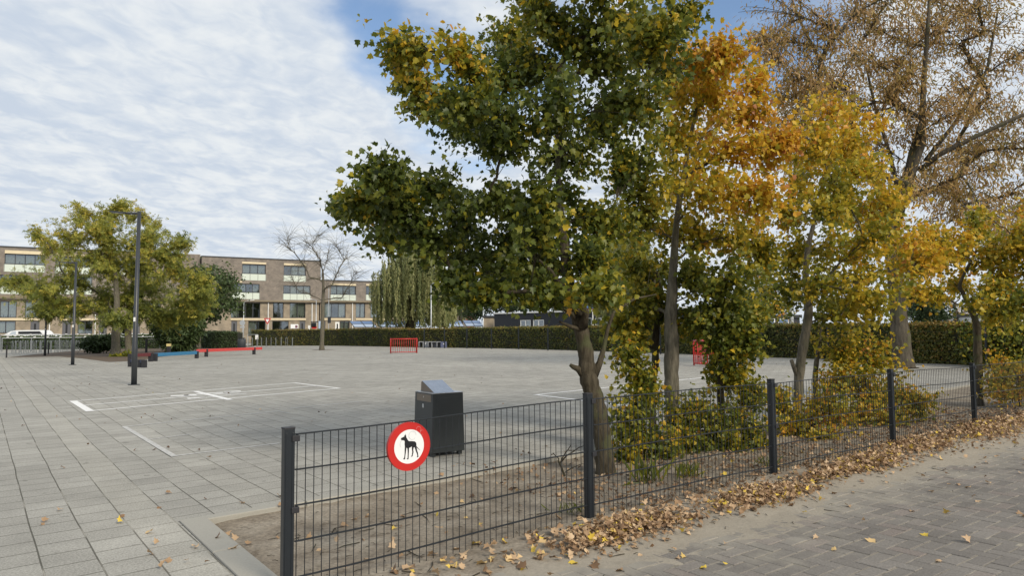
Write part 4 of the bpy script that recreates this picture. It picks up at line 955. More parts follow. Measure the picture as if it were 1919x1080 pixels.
r = thing('road_sign', 'dark rectangular sign back on a post right of the nearly leafless tree', 'traffic sign', (g.x, g.y, 0), local=True)
MB().tube([(0, 0, 0), (0, 0, z + 4.2)], .045, 8).build('pole', M_GALV, r); MB().box((0.1, -.06, z), (.42, .03, .82)).build('panel', M_LAMP, r)
# cargo bike with luggage at (590, 612)
a = at(588, 640, 95); r = thing('advertising_stand', 'dark stand with white and red boards left of the nearly leafless tree', 'stand', (a.x, a.y, 0), local=True)
zt = at(588, 603.5, 95).z; zl = at(588, 618, 95).z
MB().box((-.35, 0, zt / 2), (.06, .06, zt)).box((.62, 0, zt / 2), (.06, .06, zt)).box((.13, 0, zt), (1.1, .1, .12)).build('frame', M_RUBBER, r)
MB().box((0, -.04, zt - .42), (.62, .06, .62)).build('upper_board', M_BLACK, r); MB().box((.05, -.04, zl + .28), (.62, .06, .34)).build('lower_board', M_RED, r)
MB().box((.85, -.05, (zt + zl) / 2 + .1), (.42, .06, zt - zl)).build('side_board', simple('pale_blue_board', (.45, .55, .72), .5), r); MB().box((-.62, -.02, zl + .2), (.3, .06, .7)).build('white_board', M_WHITE, r)

# white van
g = at(4, 640, 84); r = thing('parked_car', 'white estate car parked in front of the left apartments, roof and windows above the hedge', 'car', (g.x, g.y, 0), R(4), local=True)
def zz(py): return at(50, py, 84).z
z1, z2, z3 = zz(619.3), zz(626.3), zz(629)
k = 84 / F
prof = [(0, .35), (0, z3 - .15), (.25, z2 - .02), (.9, z1 - .12), (1.5, z1), (4.3, z1 + .01), (4.55, z1 - .1), (4.85, z2 + .02), (5.7, z2 - .06), (5.95, z3 - .3), (5.95, .35)]
MB().prism([(x, 0, z_) for x, z_ in prof], (0, 1.8, 0)).build('body', simple('white_car_paint', (.78, .79, .80), .25), r, bevel=.04)
MB().prism([(x, -.004, z_) for x, z_ in [(.75, z2 - .03), (1.05, z1 - .2), (1.5, z1 - .1), (1.55, z2 - .03)]], (0, .003, 0)).build('window', M_PV2, r)
MB().prism([(x, -.004, z_) for x, z_ in [(1.75, z2 - .03), (1.8, z1 - .14), (4.2, z1 - .13), (4.55, z2 - .03)]], (0, .003, 0)).build('window', M_BLACK, r)
for x in (1.0, 4.9):
    wh = MB().tube([(x, -.02, .33), (x, .2, .33)], .33, 20).build('wheel', M_RUBBER, r); MB().tube([(x, -.03, .33), (x, -.018, .33)], .2, 14).build('rim', M_GALV, wh)

# black low building
ba_ = at(926.7, 625, 92); bb_ = at(1100, 625, 83); BU = Vector((bb_.x - ba_.x, bb_.y - ba_.y, 0)).normalized(); BN = Vector((BU.y, -BU.x, 0)); BO = Vector((ba_.x, ba_.y, 0))
def bs(px): d = ray(px, 620); m_ = d[0] / d[1]; return (m_ * BO.y - BO.x) / (BU.x - m_ * BU.y)
def bz(px, py): return at(px, py, BO.y + BU.y * bs(px)).z
r = thing('flat_roofed_building', 'long low black-clad building with white roof trim and white windows beyond the hedge', 'building', BO)
ztop = bz(926.7, 589); BA = (BO, BU, BN); wins = [(975, 994.5, 600, 618), (999, 1019.5, 599.5, 618), (1098, 1109, 596, 616), (1115.5, 1138, 596, 616), (1146, 1170, 596, 616), (1176, 1198, 596, 616), (1225, 1248, 595.5, 615), (1262, 1290, 595, 615), (1310, 1335, 594, 615)]
hl = [(bs(q[0]), bs(q[1]), bz((q[0] + q[1]) / 2, q[3]), bz((q[0] + q[1]) / 2, q[2])) for q in wins]; se = bs(1400)
mb = MB(); facade(mb, 0, se, 0, ztop, hl, 0, .3, *BA); fbox(mb, 0, .3, 0, ztop, -8, -.3, *BA); fbox(mb, se - .3, se, 0, ztop, -8, -.3, *BA); fbox(mb, .3, se - .3, 0, ztop, -8, -7.8, *BA); mb.build('wall', M_CLAD, r)
mb = MB(); fbox(mb, -.1, se + .1, ztop, ztop + .16, -8.1, .1, *BA); mb.build('roof_trim', M_WHITE, r)
for i, h in enumerate(hl): window(r, *h, .12, muns=2 if h[1] - h[0] > .9 else 1, curtain=.35, fmat=M_WHITE, O=BO, U=BU, Nn=BN, seed=i)
for px in (1112, 1173, 1255): s_ = bs(px); p = BO + BU * s_ + BN * .08; MB().tube([(p.x, p.y, 0), (p.x, p.y, ztop)], .07, 8).build('drainpipe', M_WHITE, r)
for i, (px0, px1, h_) in enumerate([(1103, 1112, .6), (1114, 1130, .8), (1132, 1152, .55)]):
    mb = MB(); fbox(mb, bs(px0), bs(px1), ztop + .16, ztop + .16 + h_, -4 - i, -2.5, *BA)
    tag(mb.build('rooftop_unit', M_WHITE, bevel=.03), ['small white rooftop unit, left one on the black building', 'tall white rooftop unit, middle one on the black building', 'flat white rooftop unit, right one on the black building'][i], 'rooftop unit', 'white units on the black building roof')
# beige wall and distant houses
def far_house(name, label, px0, px1, ytop, Y, mat, roofm=None, dep=8, wins=(), cat='building', rk=.25):
    a = at(px0, 640, Y); b_ = at(px1, 640, Y); zt = at((px0 + px1) / 2, ytop, Y).z; r = thing(name, label, cat, (a.x, a.y, 0))
    MB().box(((a.x + b_.x) / 2, Y + dep / 2, zt / 2 - .1), (b_.x - a.x, dep, zt)).build('wall', mat, r)
    MB().box(((a.x + b_.x) / 2, Y + dep / 2, zt - .1 + rk / 2), (b_.x - a.x + .3, dep + .3, rk)).build('roof', roofm or M_FRAME, r)
    for (x0, x1, y0, y1) in wins:
        p, q = at(x0, y1, Y), at(x1, y0, Y); w_ = MB().box(((p.x + q.x) / 2, Y - .02, (p.z + q.z) / 2), (q.x - p.x, .08, q.z - p.z)).build('window', M_WHITE, r); g_ = MB().box(((p.x + q.x) / 2, Y - .07, (p.z + q.z) / 2), (q.x - p.x - .2, .03, q.z - p.z - .2)).build('pane', M_PV, w_); g_.location = (0, 0, 0)
far_house('garden_wall_house', 'small beige brick building directly left of the black building', 906, 925, 594, 95, M_BRK_LO, wins=[])
far_house('brick_house', 'distant red brick block glimpsed under the maple crown', 858, 886, 561, 150, M_BRK_RED, wins=[(871, 874, 565, 570), (878, 881, 565, 570)])
far_house('brick_house', 'grey-brown house with a dark tall window right of the willow', 846, 868, 573, 130, M_BRK_UP, wins=[(855, 859, 581, 592)])
far_house('brick_house', 'distant house with a blue roof band above the black building', 1100, 1152, 577, 140, M_BRK_RED, simple('blue_roof', (.06, .12, .30), .5), rk=1.0, wins=[(1104, 1108, 579, 583)])
far_house('white_house', 'distant white building glimpsed at the right edge behind leaves', 1868, 1960, 590, 70, M_WHITE, wins=[(1875, 1885, 595, 603), (1893, 1903, 595, 603)])
far_house('glass_pavilion', 'dark glazed pavilion behind the hedge left of the thick lamp column', 1405, 1500, 594, 60, M_CLAD, wins=[(1412, 1428, 597, 612), (1434, 1452, 597, 612), (1458, 1478, 597, 612)])

# ------------------------------------------------------------------ background trees
def far_tree(px, ybase, Y, lobes, label, mat, tn, leaf='oval', ls=.28, n=260, bark=None, name='leafy_tree', wd=8, tvar=.14, group='trees beyond the hedge', seed=5, twigs=10):
    return tree(name, label, 'tree', Y, [(px, ybase, wd), (px + 1, ybase - 40, wd * .8), (px - 1, ybase - 80, wd * .5)], lobes, leaf, ls, n, bark or BARK_D, mat, twigs=twigs, dyr=2.5, group=group, tvar=tvar, spread=.30, tipr=.015, seed=seed)
far_tree(372, 652, 66, [(400, 512, 32, 20, .75), (425, 535, 20, 22, .7), (434, 565, 12, 20, .65), (410, 560, 26, 22, .6), (380, 540, 26, 22, .6), (395, 588, 24, 12, .5), (378, 512, 22, 18, .65), (352, 590, 22, 10, .6)], 'dark green tree at the corner of the tall apartment block', M_DARKLEAF, .4, ls=.26, n=380, bark=BARK_L, seed=11)
far_tree(930, 640, 110, [(900, 575, 22, 16, .3), (930, 570, 26, 18, .35), (960, 575, 24, 14, .3), (990, 572, 24, 16, .35), (880, 585, 16, 12, .5)], 'dark tree mass behind the black building, left part', M_DARKLEAF, .4, ls=.4, n=350, seed=12)
far_tree(862, 640, 125, [(850, 578, 18, 14, .7), (868, 590, 16, 12, .8)], 'yellow-green tree between the distant houses', M_WILLOW, .7, ls=.4, n=260, seed=13)
far_tree(1060, 640, 110, [(1040, 575, 28, 18, .3), (1080, 572, 24, 16, .3)], 'dark tree behind the black building, right of the first maple trunk', M_DARKLEAF, .4, ls=.4, n=300, seed=14)
far_tree(1735, 650, 60, [(1715, 575, 26, 22, .3), (1740, 560, 24, 20, .35), (1760, 585, 18, 16, .4), (1700, 555, 22, 24, .3), (1735, 592, 30, 12, .25)], 'dark green bushy tree above the hedge, right of the thick grey trunk', M_DARKLEAF, .4, ls=.26, n=420, seed=15)
far_tree(1790, 650, 75, [(1780, 570, 20, 22, .9, .4), (1800, 560, 20, 24, .95, .35), (1795, 590, 24, 12, .9, .8), (1815, 585, 16, 14, .95, .7)], 'thin rust-brown tree above the hedge at the right', M_ASH, .9, ls=.22, n=220, leaf='slim', seed=16)
far_tree(1880, 650, 26, [(1860, 620, 30, 24, .42), (1900, 612, 34, 28, .40), (1885, 650, 40, 26, .35), (1925, 640, 30, 34, .4), (1840, 640, 18, 22, .4), (1910, 670, 30, 20, .35)], 'dense green shrub-like tree in front of the hedge at the right edge', M_MAPLE, .4, ls=.13, n=420, name='green_tree', wd=10, seed=17)
far_tree(1440, 650, 48, [(1400, 560, 34, 28, .38), (1440, 540, 34, 30, .4), (1420, 585, 34, 16, .32), (1370, 580, 24, 20, .35), (1460, 575, 18, 18, .45)], 'green tree standing behind the hedge between the orange and yellow maples', M_MAPLE, .35, ls=.20, n=420, seed=18, leaf='oval')

# willows
def willow(px, ybase, Y, top, x0, x1, ybot, label, n, seed, wtr=18):
    global rng
    rng = np.random.default_rng(seed); k = Y / F; base = at(px, ybase, Y); base.z = -.1
    r = thing('willow_tree', label, 'tree', base, 0, 'weeping willows beyond the hedge')
    mb = MB(); cx_ = (x0 + x1) / 2
    tp = at(px, ybase - (ybase - top) * .55, Y); mb.tube([base, base.lerp(tp, .5) + Vector((.1, 0, 0)), tp], [wtr * k / 2 * 1.2, wtr * k / 2, wtr * k / 2 * .7], 10)
    mb.build('trunk', BARK_D, r, smooth=True); mb = MB(); LP, LY, TI = [], [], []
    for _ in range(n):
        # arching limb end, then a hanging strand
        fx = rng.beta(1.4, 1.4); sx_ = x0 + (x1 - x0) * fx; edge = 1 - abs(fx - .5) * 2; ty = top + (1 - edge ** .55) * (ybot - top) * .45 + rng.random() * (ybot - top) * .28
        by = ybot - rng.random() ** 1.3 * (ybot - top) * .42; dy = rng.normal() * (x1 - x0) * k * .22
        a = np.array(at(sx_, ty, Y + dy)); b = np.array(at(sx_ + rng.normal() * 3, max(by, ty + 10), Y + dy))
        if rng.random() < .25: mb.tube([tp, tuple((np.array(tp) + a) / 2 + np.array([0, 0, .5])), tuple(a)], [.09, .05, .02], 5, False)
        m = int(abs(a[2] - b[2]) * 26) + 4; t_ = rng.random(m)[:, None]; sw = np.sin(t_ * 3 + rng.random() * 6) * .12
        p = a + (b - a) * t_ + rng.normal(size=(m, 3)) * .05; p[:, :1] += sw
        LP.append(p); LY.append(unit(m) * .45 + np.array([0, 0, -1])); TI.append(np.full(m, .6 + rng.normal() * .2) + rng.normal(size=m) * .1)
    mb.build('branches', BARK_D, r); LP = np.concatenate(LP); m = len(LP)
    inst_mesh('crown', SLIM_V, SLIM_F, LP, frames_from(np.concatenate(LY), unit(m)), .27 * rng.uniform(.7, 1.3, m), np.concatenate(TI), M_WILLOW, r)
willow(768, 648, 76, 452, 694, 850, 612, 'weeping willow with hanging pale green strands left of the maple', 470, 21)
willow(1165, 645, 70, 430, 1110, 1240, 596, 'second weeping willow seen behind the maple trunks', 420, 22)
willow(835, 648, 80, 540, 805, 852, 613, 'small willow right behind the pale street lamp', 160, 23, 8)

# ------------------------------------------------------------------ trees on the left
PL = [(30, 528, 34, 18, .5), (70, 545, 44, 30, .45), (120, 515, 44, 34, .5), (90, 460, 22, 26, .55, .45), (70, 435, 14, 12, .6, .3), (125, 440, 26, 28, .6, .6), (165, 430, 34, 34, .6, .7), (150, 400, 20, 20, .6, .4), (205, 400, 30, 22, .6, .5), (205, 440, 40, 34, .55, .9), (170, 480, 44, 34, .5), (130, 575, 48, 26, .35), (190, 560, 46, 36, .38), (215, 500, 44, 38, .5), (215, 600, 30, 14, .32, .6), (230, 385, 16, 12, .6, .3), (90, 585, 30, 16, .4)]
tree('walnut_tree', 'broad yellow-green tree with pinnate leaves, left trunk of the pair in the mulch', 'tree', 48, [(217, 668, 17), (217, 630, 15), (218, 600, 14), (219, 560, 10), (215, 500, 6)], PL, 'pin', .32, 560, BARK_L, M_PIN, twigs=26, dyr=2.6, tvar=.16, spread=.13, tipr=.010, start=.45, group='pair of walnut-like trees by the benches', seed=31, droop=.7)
PR = [(250, 400, 26, 22, .6, .5), (262, 440, 36, 30, .55, .8), (295, 425, 26, 22, .6, .5), (310, 470, 38, 30, .5), (262, 490, 40, 36, .5), (340, 455, 18, 12, .6, .35), (335, 510, 40, 26, .5), (370, 530, 26, 24, .5), (290, 540, 46, 34, .42), (350, 560, 36, 26, .45), (265, 585, 40, 26, .3), (315, 595, 38, 18, .35), (240, 560, 36, 30, .35), (385, 550, 14, 14, .5), (365, 588, 30, 14, .5)]
tree('walnut_tree', 'broad yellow-green tree with pinnate leaves, right trunk of the pair in the mulch', 'tree', 50, [(242, 664, 13), (240, 630, 12), (241, 600, 11), (245, 560, 8), (255, 500, 5)], PR, 'pin', .32, 560, BARK_L, M_PIN, twigs=26, dyr=2.6, tvar=.16, spread=.13, tipr=.010, start=.45, group='pair of walnut-like trees by the benches', seed=32, droop=.7)
# nearly leafless tree
BL = [(540, 440, 34, 26, .5, 1), (570, 452, 34, 26, .5, 1), (600, 440, 34, 28, .5, 1), (630, 458, 34, 26, .5, 1), (655, 480, 32, 24, .5, 1), (668, 510, 26, 20, .5, 1), (565, 490, 34, 26, .5, 1), (600, 485, 34, 28, .5, 1), (635, 505, 34, 24, .5, 1), (548, 520, 28, 18, .5, .7), (650, 540, 28, 16, .5, .7), (580, 520, 30, 20, .5, .8), (620, 535, 28, 18, .5, .8), (562, 548, 22, 12, .6, .5), (640, 560, 22, 10, .6, .5), (525, 455, 20, 18, .5, .6), (585, 465, 30, 26, .5, .8), (615, 470, 30, 26, .5, .8)]
tree('bare_tree', 'slim tree that has shed nearly all its leaves, standing alone in a mulch ring', 'tree', 61.5, [(603, 656.5, 8.5), (604, 620, 7.5), (605, 570, 6.5), (606, 540, 5), (605, 510, 3.6)], BL, 'oval', .16, 10, BARK_L, M_PIN, twigs=34, dyr=1.6, tipr=.009, start=.55, spread=.1, twig_out=1.2, seed=33)
g = G(604, 656.5); mb = MB(); mb.add([(g.x + math.cos(a) * .95 * (1 + .2 * math.sin(3 * a)), g.y + math.sin(a) * 1.0, .006) for a in np.linspace(0, 2 * math.pi, 25)[:-1]], [tuple(range(24))]); tag(mb.build('soil', m_mu), kind='structure')
# bushes on the left
def ell(px, py, rx, ry, Y): k_ = Y / F; c_ = at(px, py, Y); return (tuple(c_), rx * k_, (rx + ry) / 2 * k_, ry * k_)
blob('conifer_shrub', 'big loose dark green conifer shrub behind the trail post', 'shrub', [ell(335, 626, 32, 30, 58), ell(310, 612, 24, 20, 58), ell(360, 615, 20, 20, 58), ell(330, 600, 20, 14, 58)], 'slim', .45, 8000, M_DARKLEAF, .62, .2, .03)
blob('dark_shrub', 'low dark shrub left of the pale double trunks', 'shrub', [ell(180, 645, 26, 15, 56), ell(205, 642, 18, 14, 56)], 'oval', .2, 4200, M_DARKLEAF, .30, .12, .02)
blob('seedling', 'small bright green seedling at the foot of the pale trunks', 'plant', [ell(222, 672, 16, 7, 47), ell(240, 668, 12, 7, 47)], 'oval', .2, 500, M_MAPLE, .40, .08, .01)

# ------------------------------------------------------------------ the maples along the fence
soilz = lambda px, py: hz(G(px, py).x, G(px, py).y)
T1L = [(738, 105, 36, 36, .44, .8), (790, 180, 48, 42, .36), (850, 110, 34, 40, .48, .8), (770, 130, 34, 38, .40, .7), (860, 190, 64, 54, .30), (880, 245, 60, 42, .18), (930, 150, 64, 64, .30), (960, 60, 60, 46, .36), (1010, 20, 70, 50, .38), (1070, 80, 70, 60, .28), (1000, 130, 70, 60, .24), (960, 240, 66, 50, .18), (1050, 190, 76, 70, .22), (1150, 40, 70, 60, .33), (1230, 40, 70, 50, .36), (1300, 20, 46, 36, .30, .8), (1150, 130, 76, 64, .26), (1240, 110, 60, 56, .33), (1130, 230, 74, 66, .22), (1220, 200, 60, 56, .32), (1060, 290, 76, 56, .20), (1180, 300, 64, 60, .28), (1000, -60, 90, 60, .35), (1120, -80, 100, 60, .35), (1220, -50, 80, 50, .35),
       (720, 325, 40, 26, .22), (680, 385, 50, 22, .30), (640, 385, 26, 14, .30, .7), (740, 390, 56, 40, .20), (720, 440, 54, 26, .24), (800, 350, 60, 34, .16), (860, 400, 70, 50, .16), (800, 440, 64, 50, .18), (920, 370, 56, 40, .18), (880, 480, 76, 56, .15), (960, 440, 74, 60, .20), (940, 520, 70, 44, .16), (1010, 380, 70, 56, .22), (1020, 490, 64, 48, .20), (850, 530, 40, 34, .18, .8), (1000, 552, 50, 22, .24, .7), (1090, 400, 70, 66, .24), (1110, 490, 56, 46, .28), (885, 552, 30, 16, .22, .6), (1150, 430, 50, 50, .40, .7), (1130, 548, 34, 20, .34, .6)]
T1X = [[(1092, 612, 20, -.06), (1098, 585, 13, -.15), (1078, 558, 12, -.2), (1048, 530, 9, -.25), (1030, 505, 6, -.3), (1010, 487, 4, -.3)],
       [(1102, 715, 18, 0), (1085, 692, 14, -.03), (1074, 688, 9, -.05), (1068, 684, 6, -.05)],
       [(1112, 705, 18, 0), (1124, 680, 12, .02), (1131, 655, 9, .04), (1138, 620, 7, .06), (1150, 585, 6, .1), (1190, 560, 4, .2), (1230, 552, 2.5, .3)],
       [(1090, 618, 9, -.05), (1068, 612, 7, -.1), (1048, 603, 4, -.12)]]
tree('maple_tree', 'big green maple with a crooked leaning trunk behind the second fence post', 'tree', 7.45, [(1136, 880, 38), (1131, 840, 33), (1125, 800, 35), (1117, 760, 36), (1108, 728, 34), (1101, 700, 33), (1099, 672, 30), (1093, 636, 27), (1087, 610, 27), (1080, 586, 26), (1071, 560, 24), (1065, 525, 22), (1058, 470, 19), (1050, 400, 15), (1045, 300, 9), (1042, 150, 6)],
     [(a, b, c, d, e + .075, *f) for a, b, c, d, e, *f in T1L], 'maple', .067, 500, BARK, M_MAPLE, base_z=soilz(1136, 878), twig_out=.92, twigs=24, dyr=1.15, tvar=.11, spread=.05, tipr=.0028, start=.42, extra=T1X, seed=41, droop=.6)
tag(bpy.data.objects['maple_tree'], group='maples in the strip behind the fence')
T1b = [(1180, 600, 34, 20, .46, .8), (1150, 625, 26, 14, .5, .6), (1200, 625, 22, 16, .42, .5)]
T2L = [(1300, 110, 50, 36, .74), (1360, 105, 50, 28, .80), (1270, 170, 60, 50, .70), (1345, 170, 66, 50, .76), (1410, 150, 40, 36, .80, .8), (1420, 210, 50, 46, .78), (1250, 250, 64, 54, .58), (1320, 250, 74, 56, .72), (1395, 280, 64, 54, .76), (1450, 290, 40, 36, .80, .8), (1210, 330, 54, 54, .50), (1280, 340, 74, 60, .64), (1355, 350, 74, 56, .74), (1430, 370, 54, 50, .76), (1190, 420, 50, 54, .50), (1250, 430, 66, 54, .55), (1330, 430, 74, 56, .60), (1400, 440, 60, 50, .62), (1180, 500, 44, 44, .52, .8), (1240, 510, 56, 44, .42), (1310, 520, 60, 50, .40), (1380, 520, 54, 50, .42), (1430, 500, 34, 40, .5, .8), (1200, 570, 30, 30, .45, .6), (1475, 260, 34, 20, .84, .6)]
tree('maple_tree', 'tall maple turned orange at the top, with a stout straight pale trunk', 'tree', 9.3, [(1263, 800, 27), (1260, 760, 26), (1258, 700, 27), (1259, 650, 27), (1257, 600, 24), (1259, 560, 21), (1262, 500, 15), (1270, 400, 11), (1290, 280, 8), (1310, 180, 5)],
     T2L, 'maple', .070, 400, BARK_L, M_MAPLE, base_z=-.02, twigs=20, dyr=1.2, tvar=.075, spread=.055, tipr=.003, start=.45, group='maples in the strip behind the fence', seed=42, droop=.6)
tree('maple_tree', 'thin young maple just left of the stout pale trunk', 'tree', 9.9, [(1222, 770, 13), (1223, 720, 13), (1228, 690, 13), (1228, 650, 14), (1232, 600, 12), (1240, 555, 9), (1232, 510, 6)],
     [(1190, 600, 30, 22, .36, .9), (1160, 612, 26, 14, .5, .6), (1210, 560, 30, 26, .45, .7), (1180, 635, 24, 16, .55, .4), (1260, 590, 24, 26, .42, .5), (1175, 560, 30, 20, .50, .5)], 'maple', .09, 200, BARK, M_MAPLE, base_z=-.02, twigs=14, dyr=.5, tvar=.09, spread=.05, tipr=.003, start=.35, group='maples in the strip behind the fence', seed=43)
T4L = [(1560, 215, 40, 36, .74, .6), (1520, 260, 44, 40, .66, .8), (1590, 260, 46, 46, .72), (1620, 320, 50, 40, .74), (1500, 330, 46, 44, .62), (1560, 330, 56, 46, .60), (1470, 400, 44, 46, .62, .8), (1530, 400, 60, 50, .56), (1600, 390, 60, 50, .62), (1670, 390, 54, 44, .70), (1710, 440, 44, 40, .74), (1640, 450, 66, 50, .60), (1560, 460, 60, 46, .54), (1490, 470, 50, 46, .52), (1700, 500, 50, 40, .72), (1620, 520, 66, 46, .54), (1540, 530, 50, 40, .52, .8), (1470, 540, 44, 34, .46, .8), (1580, 580, 60, 40, .50), (1650, 570, 56, 34, .60), (1740, 490, 36, 34, .74, .8), (1630, 220, 36, 30, .8, .35)]
tree('maple_tree', 'golden yellow maple with a smooth grey bending trunk right of the third fence post', 'tree', 11.3, [(1494, 790, 18), (1496, 740, 17), (1498, 700, 18), (1505, 650, 17), (1514, 600, 16), (1515, 560, 15), (1510, 520, 12), (1515, 460, 9), (1535, 380, 7), (1550, 290, 5)],
     T4L, 'maple', .076, 380, BARK_L, M_MAPLE, base_z=-.02, twigs=20, dyr=1.5, tvar=.08, spread=.06, tipr=.0035, start=.4, group='maples in the strip behind the fence', seed=44,
     extra=[[(1497, 712, 10, 0), (1488, 690, 8, -.03), (1483, 675, 7, -.04)]], droop=.6)
tree('young_tree', 'slender pale multi-stemmed sapling between the bending grey trunk and the yellow bush', 'tree', 12.0, [(1528, 760, 10), (1528, 710, 10), (1530, 680, 9), (1534, 650, 6), (1540, 610, 4)], [(1530, 620, 12, 14, .6, .3), (1548, 640, 12, 14, .6, .3), (1518, 640, 8, 10, .6, .3), (1540, 590, 14, 14, .55, .5)], 'maple', .08, 30, BARK_L, M_MAPLE, base_z=-.02, twigs=6, dyr=.2, tipr=.004, start=.3, seed=45)
T6L = [(1770, 440, 34, 34, .70, .8), (1745, 490, 34, 30, .74), (1800, 480, 34, 34, .62, .7), (1790, 530, 36, 22, .72, .6), (1840, 430, 36, 30, .62, .5), (1870, 480, 44, 36, .62, .9), (1905, 450, 34, 36, .66, .8), (1900, 520, 44, 40, .58), (1860, 550, 40, 30, .54), (1920, 570, 40, 34, .5), (1880, 590, 34, 18, .5), (1950, 500, 50, 50, .58), (1820, 400, 30, 24, .55, .35), (1960, 430, 50, 50, .6), (1730, 545, 30, 20, .70, .7)]
tree('maple_tree', 'small forked maple beside the fifth fence post, golden leaves against the sky', 'tree', 13.6, [(1833, 752, 16), (1833, 700, 15), (1832, 650, 14), (1830, 610, 13), (1820, 580, 9), (1806, 552, 8), (1800, 530, 6), (1830, 470, 4)],
     T6L, 'maple', .08, 410, BARK, M_MAPLE, base_z=.0, twigs=18, dyr=1.5, tvar=.09, spread=.06, tipr=.004, start=.5, group='maples in the strip behind the fence', seed=46, droop=.6)
# the dark-stemmed bushy maple in the middle
T3L = [(1335, 585, 46, 32, .38), (1390, 600, 34, 34, .40), (1345, 640, 50, 34, .40), (1390, 650, 28, 30, .44), (1350, 690, 24, 30, .48), (1375, 700, 30, 24, .50, .8), (1290, 600, 24, 24, .42, .6), (1420, 590, 24, 24, .44, .7), (1405, 640, 20, 20, .46, .5)]
tree('maple_tree', 'bushy dark-stemmed maple with low green foliage, in front of the hidden red goal', 'tree', 9.4, [(1352, 850, 15), (1352, 780, 14), (1350, 730, 13), (1352, 690, 14), (1345, 640, 12), (1346, 600, 10), (1350, 540, 8)],
     T3L, 'maple', .064, 430, BARK_D, M_MAPLE, base_z=-.02, twigs=18, dyr=.45, tvar=.1, spread=.05, tipr=.003, start=.3, group='maples in the strip behind the fence', seed=47, extra=[[(1352, 720, 8, 0), (1368, 690, 6, -.1), (1380, 665, 4, -.15)]])

# big ash behind
T5L = []
r5 = random.Random(9)
for (x0, y0, x1, y1, n_, rad) in [(1445, 20, 1640, 120, 9, 52), (1450, 130, 1620, 240, 9, 50), (1640, -20, 1919, 100, 12, 60), (1640, 110, 1919, 230, 12, 56), (1500, 240, 1640, 330, 4, 44), (1700, 240, 1930, 350, 9, 54), (1740, 350, 1930, 420, 6, 46), (1480, -160, 1950, -30, 12, 70), (1950, -60, 2150, 380, 10, 70), (1850, 420, 1930, 470, 3, 40), (1430, 60, 1450, 120, 2, 30), (1440, 250, 1500, 320, 2, 36)]:
    for i in range(n_):
        T5L.append((x0 + (x1 - x0) * ((i * .618 + r5.random() * .2) % 1), y0 + (y1 - y0) * ((i + r5.random()) / n_), rad, rad * .72, .55 + r5.random() * .25, .85))
E5 = [[(1685, 640, 34, 0), (1672, 500, 30, 0), (1655, 380, 24, .3), (1630, 310, 18, .5), (1590, 220, 14, .6), (1545, 130, 10, 1), (1500, 40, 7, 1.2), (1470, -40, 4, 1.5)],
      [(1675, 440, 24, 0), (1700, 350, 20, -.5), (1728, 270, 18, -.6), (1730, 170, 14, -.8), (1738, 60, 10, -1), (1745, -60, 6, -1)],
      [(1722, 320, 14, -.5), (1760, 290, 13, -1), (1830, 255, 11, -1.5), (1900, 222, 9, -2), (1980, 190, 6, -2)],
      [(1640, 330, 12, .4), (1600, 290, 9, 1.5), (1540, 240, 7, 2), (1470, 190, 4, 2.5)],
      [(1686, 372, 12, 0), (1668, 290, 10, .5), (1640, 200, 8, .5), (1620, 110, 5, .5)],
      [(1735, 300, 12, 0), (1790, 230, 10, .5), (1850, 130, 8, .5), (1870, 20, 5, .5)]]
tree('ash_tree', 'very large thinning tree with narrow brown leaves and thick grey trunk', 'tree', 26, [(1693, 690, 40), (1690, 660, 36), (1685, 600, 31), (1678, 520, 26), (1672, 440, 20), (1680, 380, 15), (1705, 310, 16), (1722, 240, 12)],
     T5L, 'slim', .175, 330, BARK_BIG, M_ASH, base_z=0, twigs=26, dyr=2.8, tvar=.16, spread=.13, tipr=.010, start=.7, extra=[[(x, y, w_ * .72, d_) for x, y, w_, d_ in q] for q in E5], seed=48, droop=1.0, twig_out=1.15)

# bushes inside the fence
def bush(label, L_, Y, tn, n, seed, cat='shrub', ls=.060):
    px = sum(q[0] * q[2] for q in L_) / sum(q[2] for q in L_); g_ = G(px, 622 + EYE * F / Y)
    lob = [(x, y, a * .95, b * .95, tn + .03 + .06 * math.sin(i * 2.1), 1, dy) for i, (x, y, a, b, dy) in enumerate(L_)]
    yb = 622 - .008 * (px - 960) + EYE * F / Y; yt = min(q[1] for q in L_)
    per = int(n / len(L_) / 2.1 * 1.4)
    tree('field_maple_shrub', label, cat, Y, [(px, yb, 5), (px + 3, yb * .75 + yt * .25, 4), (px - 4, (yb + yt) / 2, 3)], lob, 'maple', ls, per, BARK_D, M_MAPLE, base_z=-.03, twigs=24, tvar=.12, group='shrubs behind the fence', droop=.5, spread=.05, tipr=.0025, start=.1, seed=seed, twig_out=1.15)
bush('rusty-leaved shrub between the crooked maple and the thin young maple', [(1175, 662, 24, 24, .4), (1195, 700, 34, 26, .3), (1215, 735, 24, 22, .3), (1190, 775, 32, 34, .1), (1170, 800, 20, 30, 0), (1210, 830, 40, 38, 0), (1250, 850, 26, 30, .1), (1175, 850, 20, 24, -.1)], 8.3, .42, 2900, 51)
bush('green shrub at the foot of the stout pale trunk and bushy maple', [(1300, 765, 40, 34, .3), (1270, 790, 26, 34, .2), (1330, 820, 50, 38, 0), (1390, 790, 44, 36, .2), (1290, 850, 34, 30, -.2), (1410, 740, 26, 24, .4), (1380, 850, 40, 28, -.1), (1420, 830, 20, 30, .1)], 8.9, .42, 4200, 52)
bush('yellow-green bush growing up through the fence right of the third post', [(1480, 800, 28, 40, .2), (1520, 790, 34, 44, .3), (1460, 750, 14, 22, .4), (1570, 770, 40, 44, .2), (1540, 830, 34, 24, -.3)], 9.9, .52, 2500, 53)
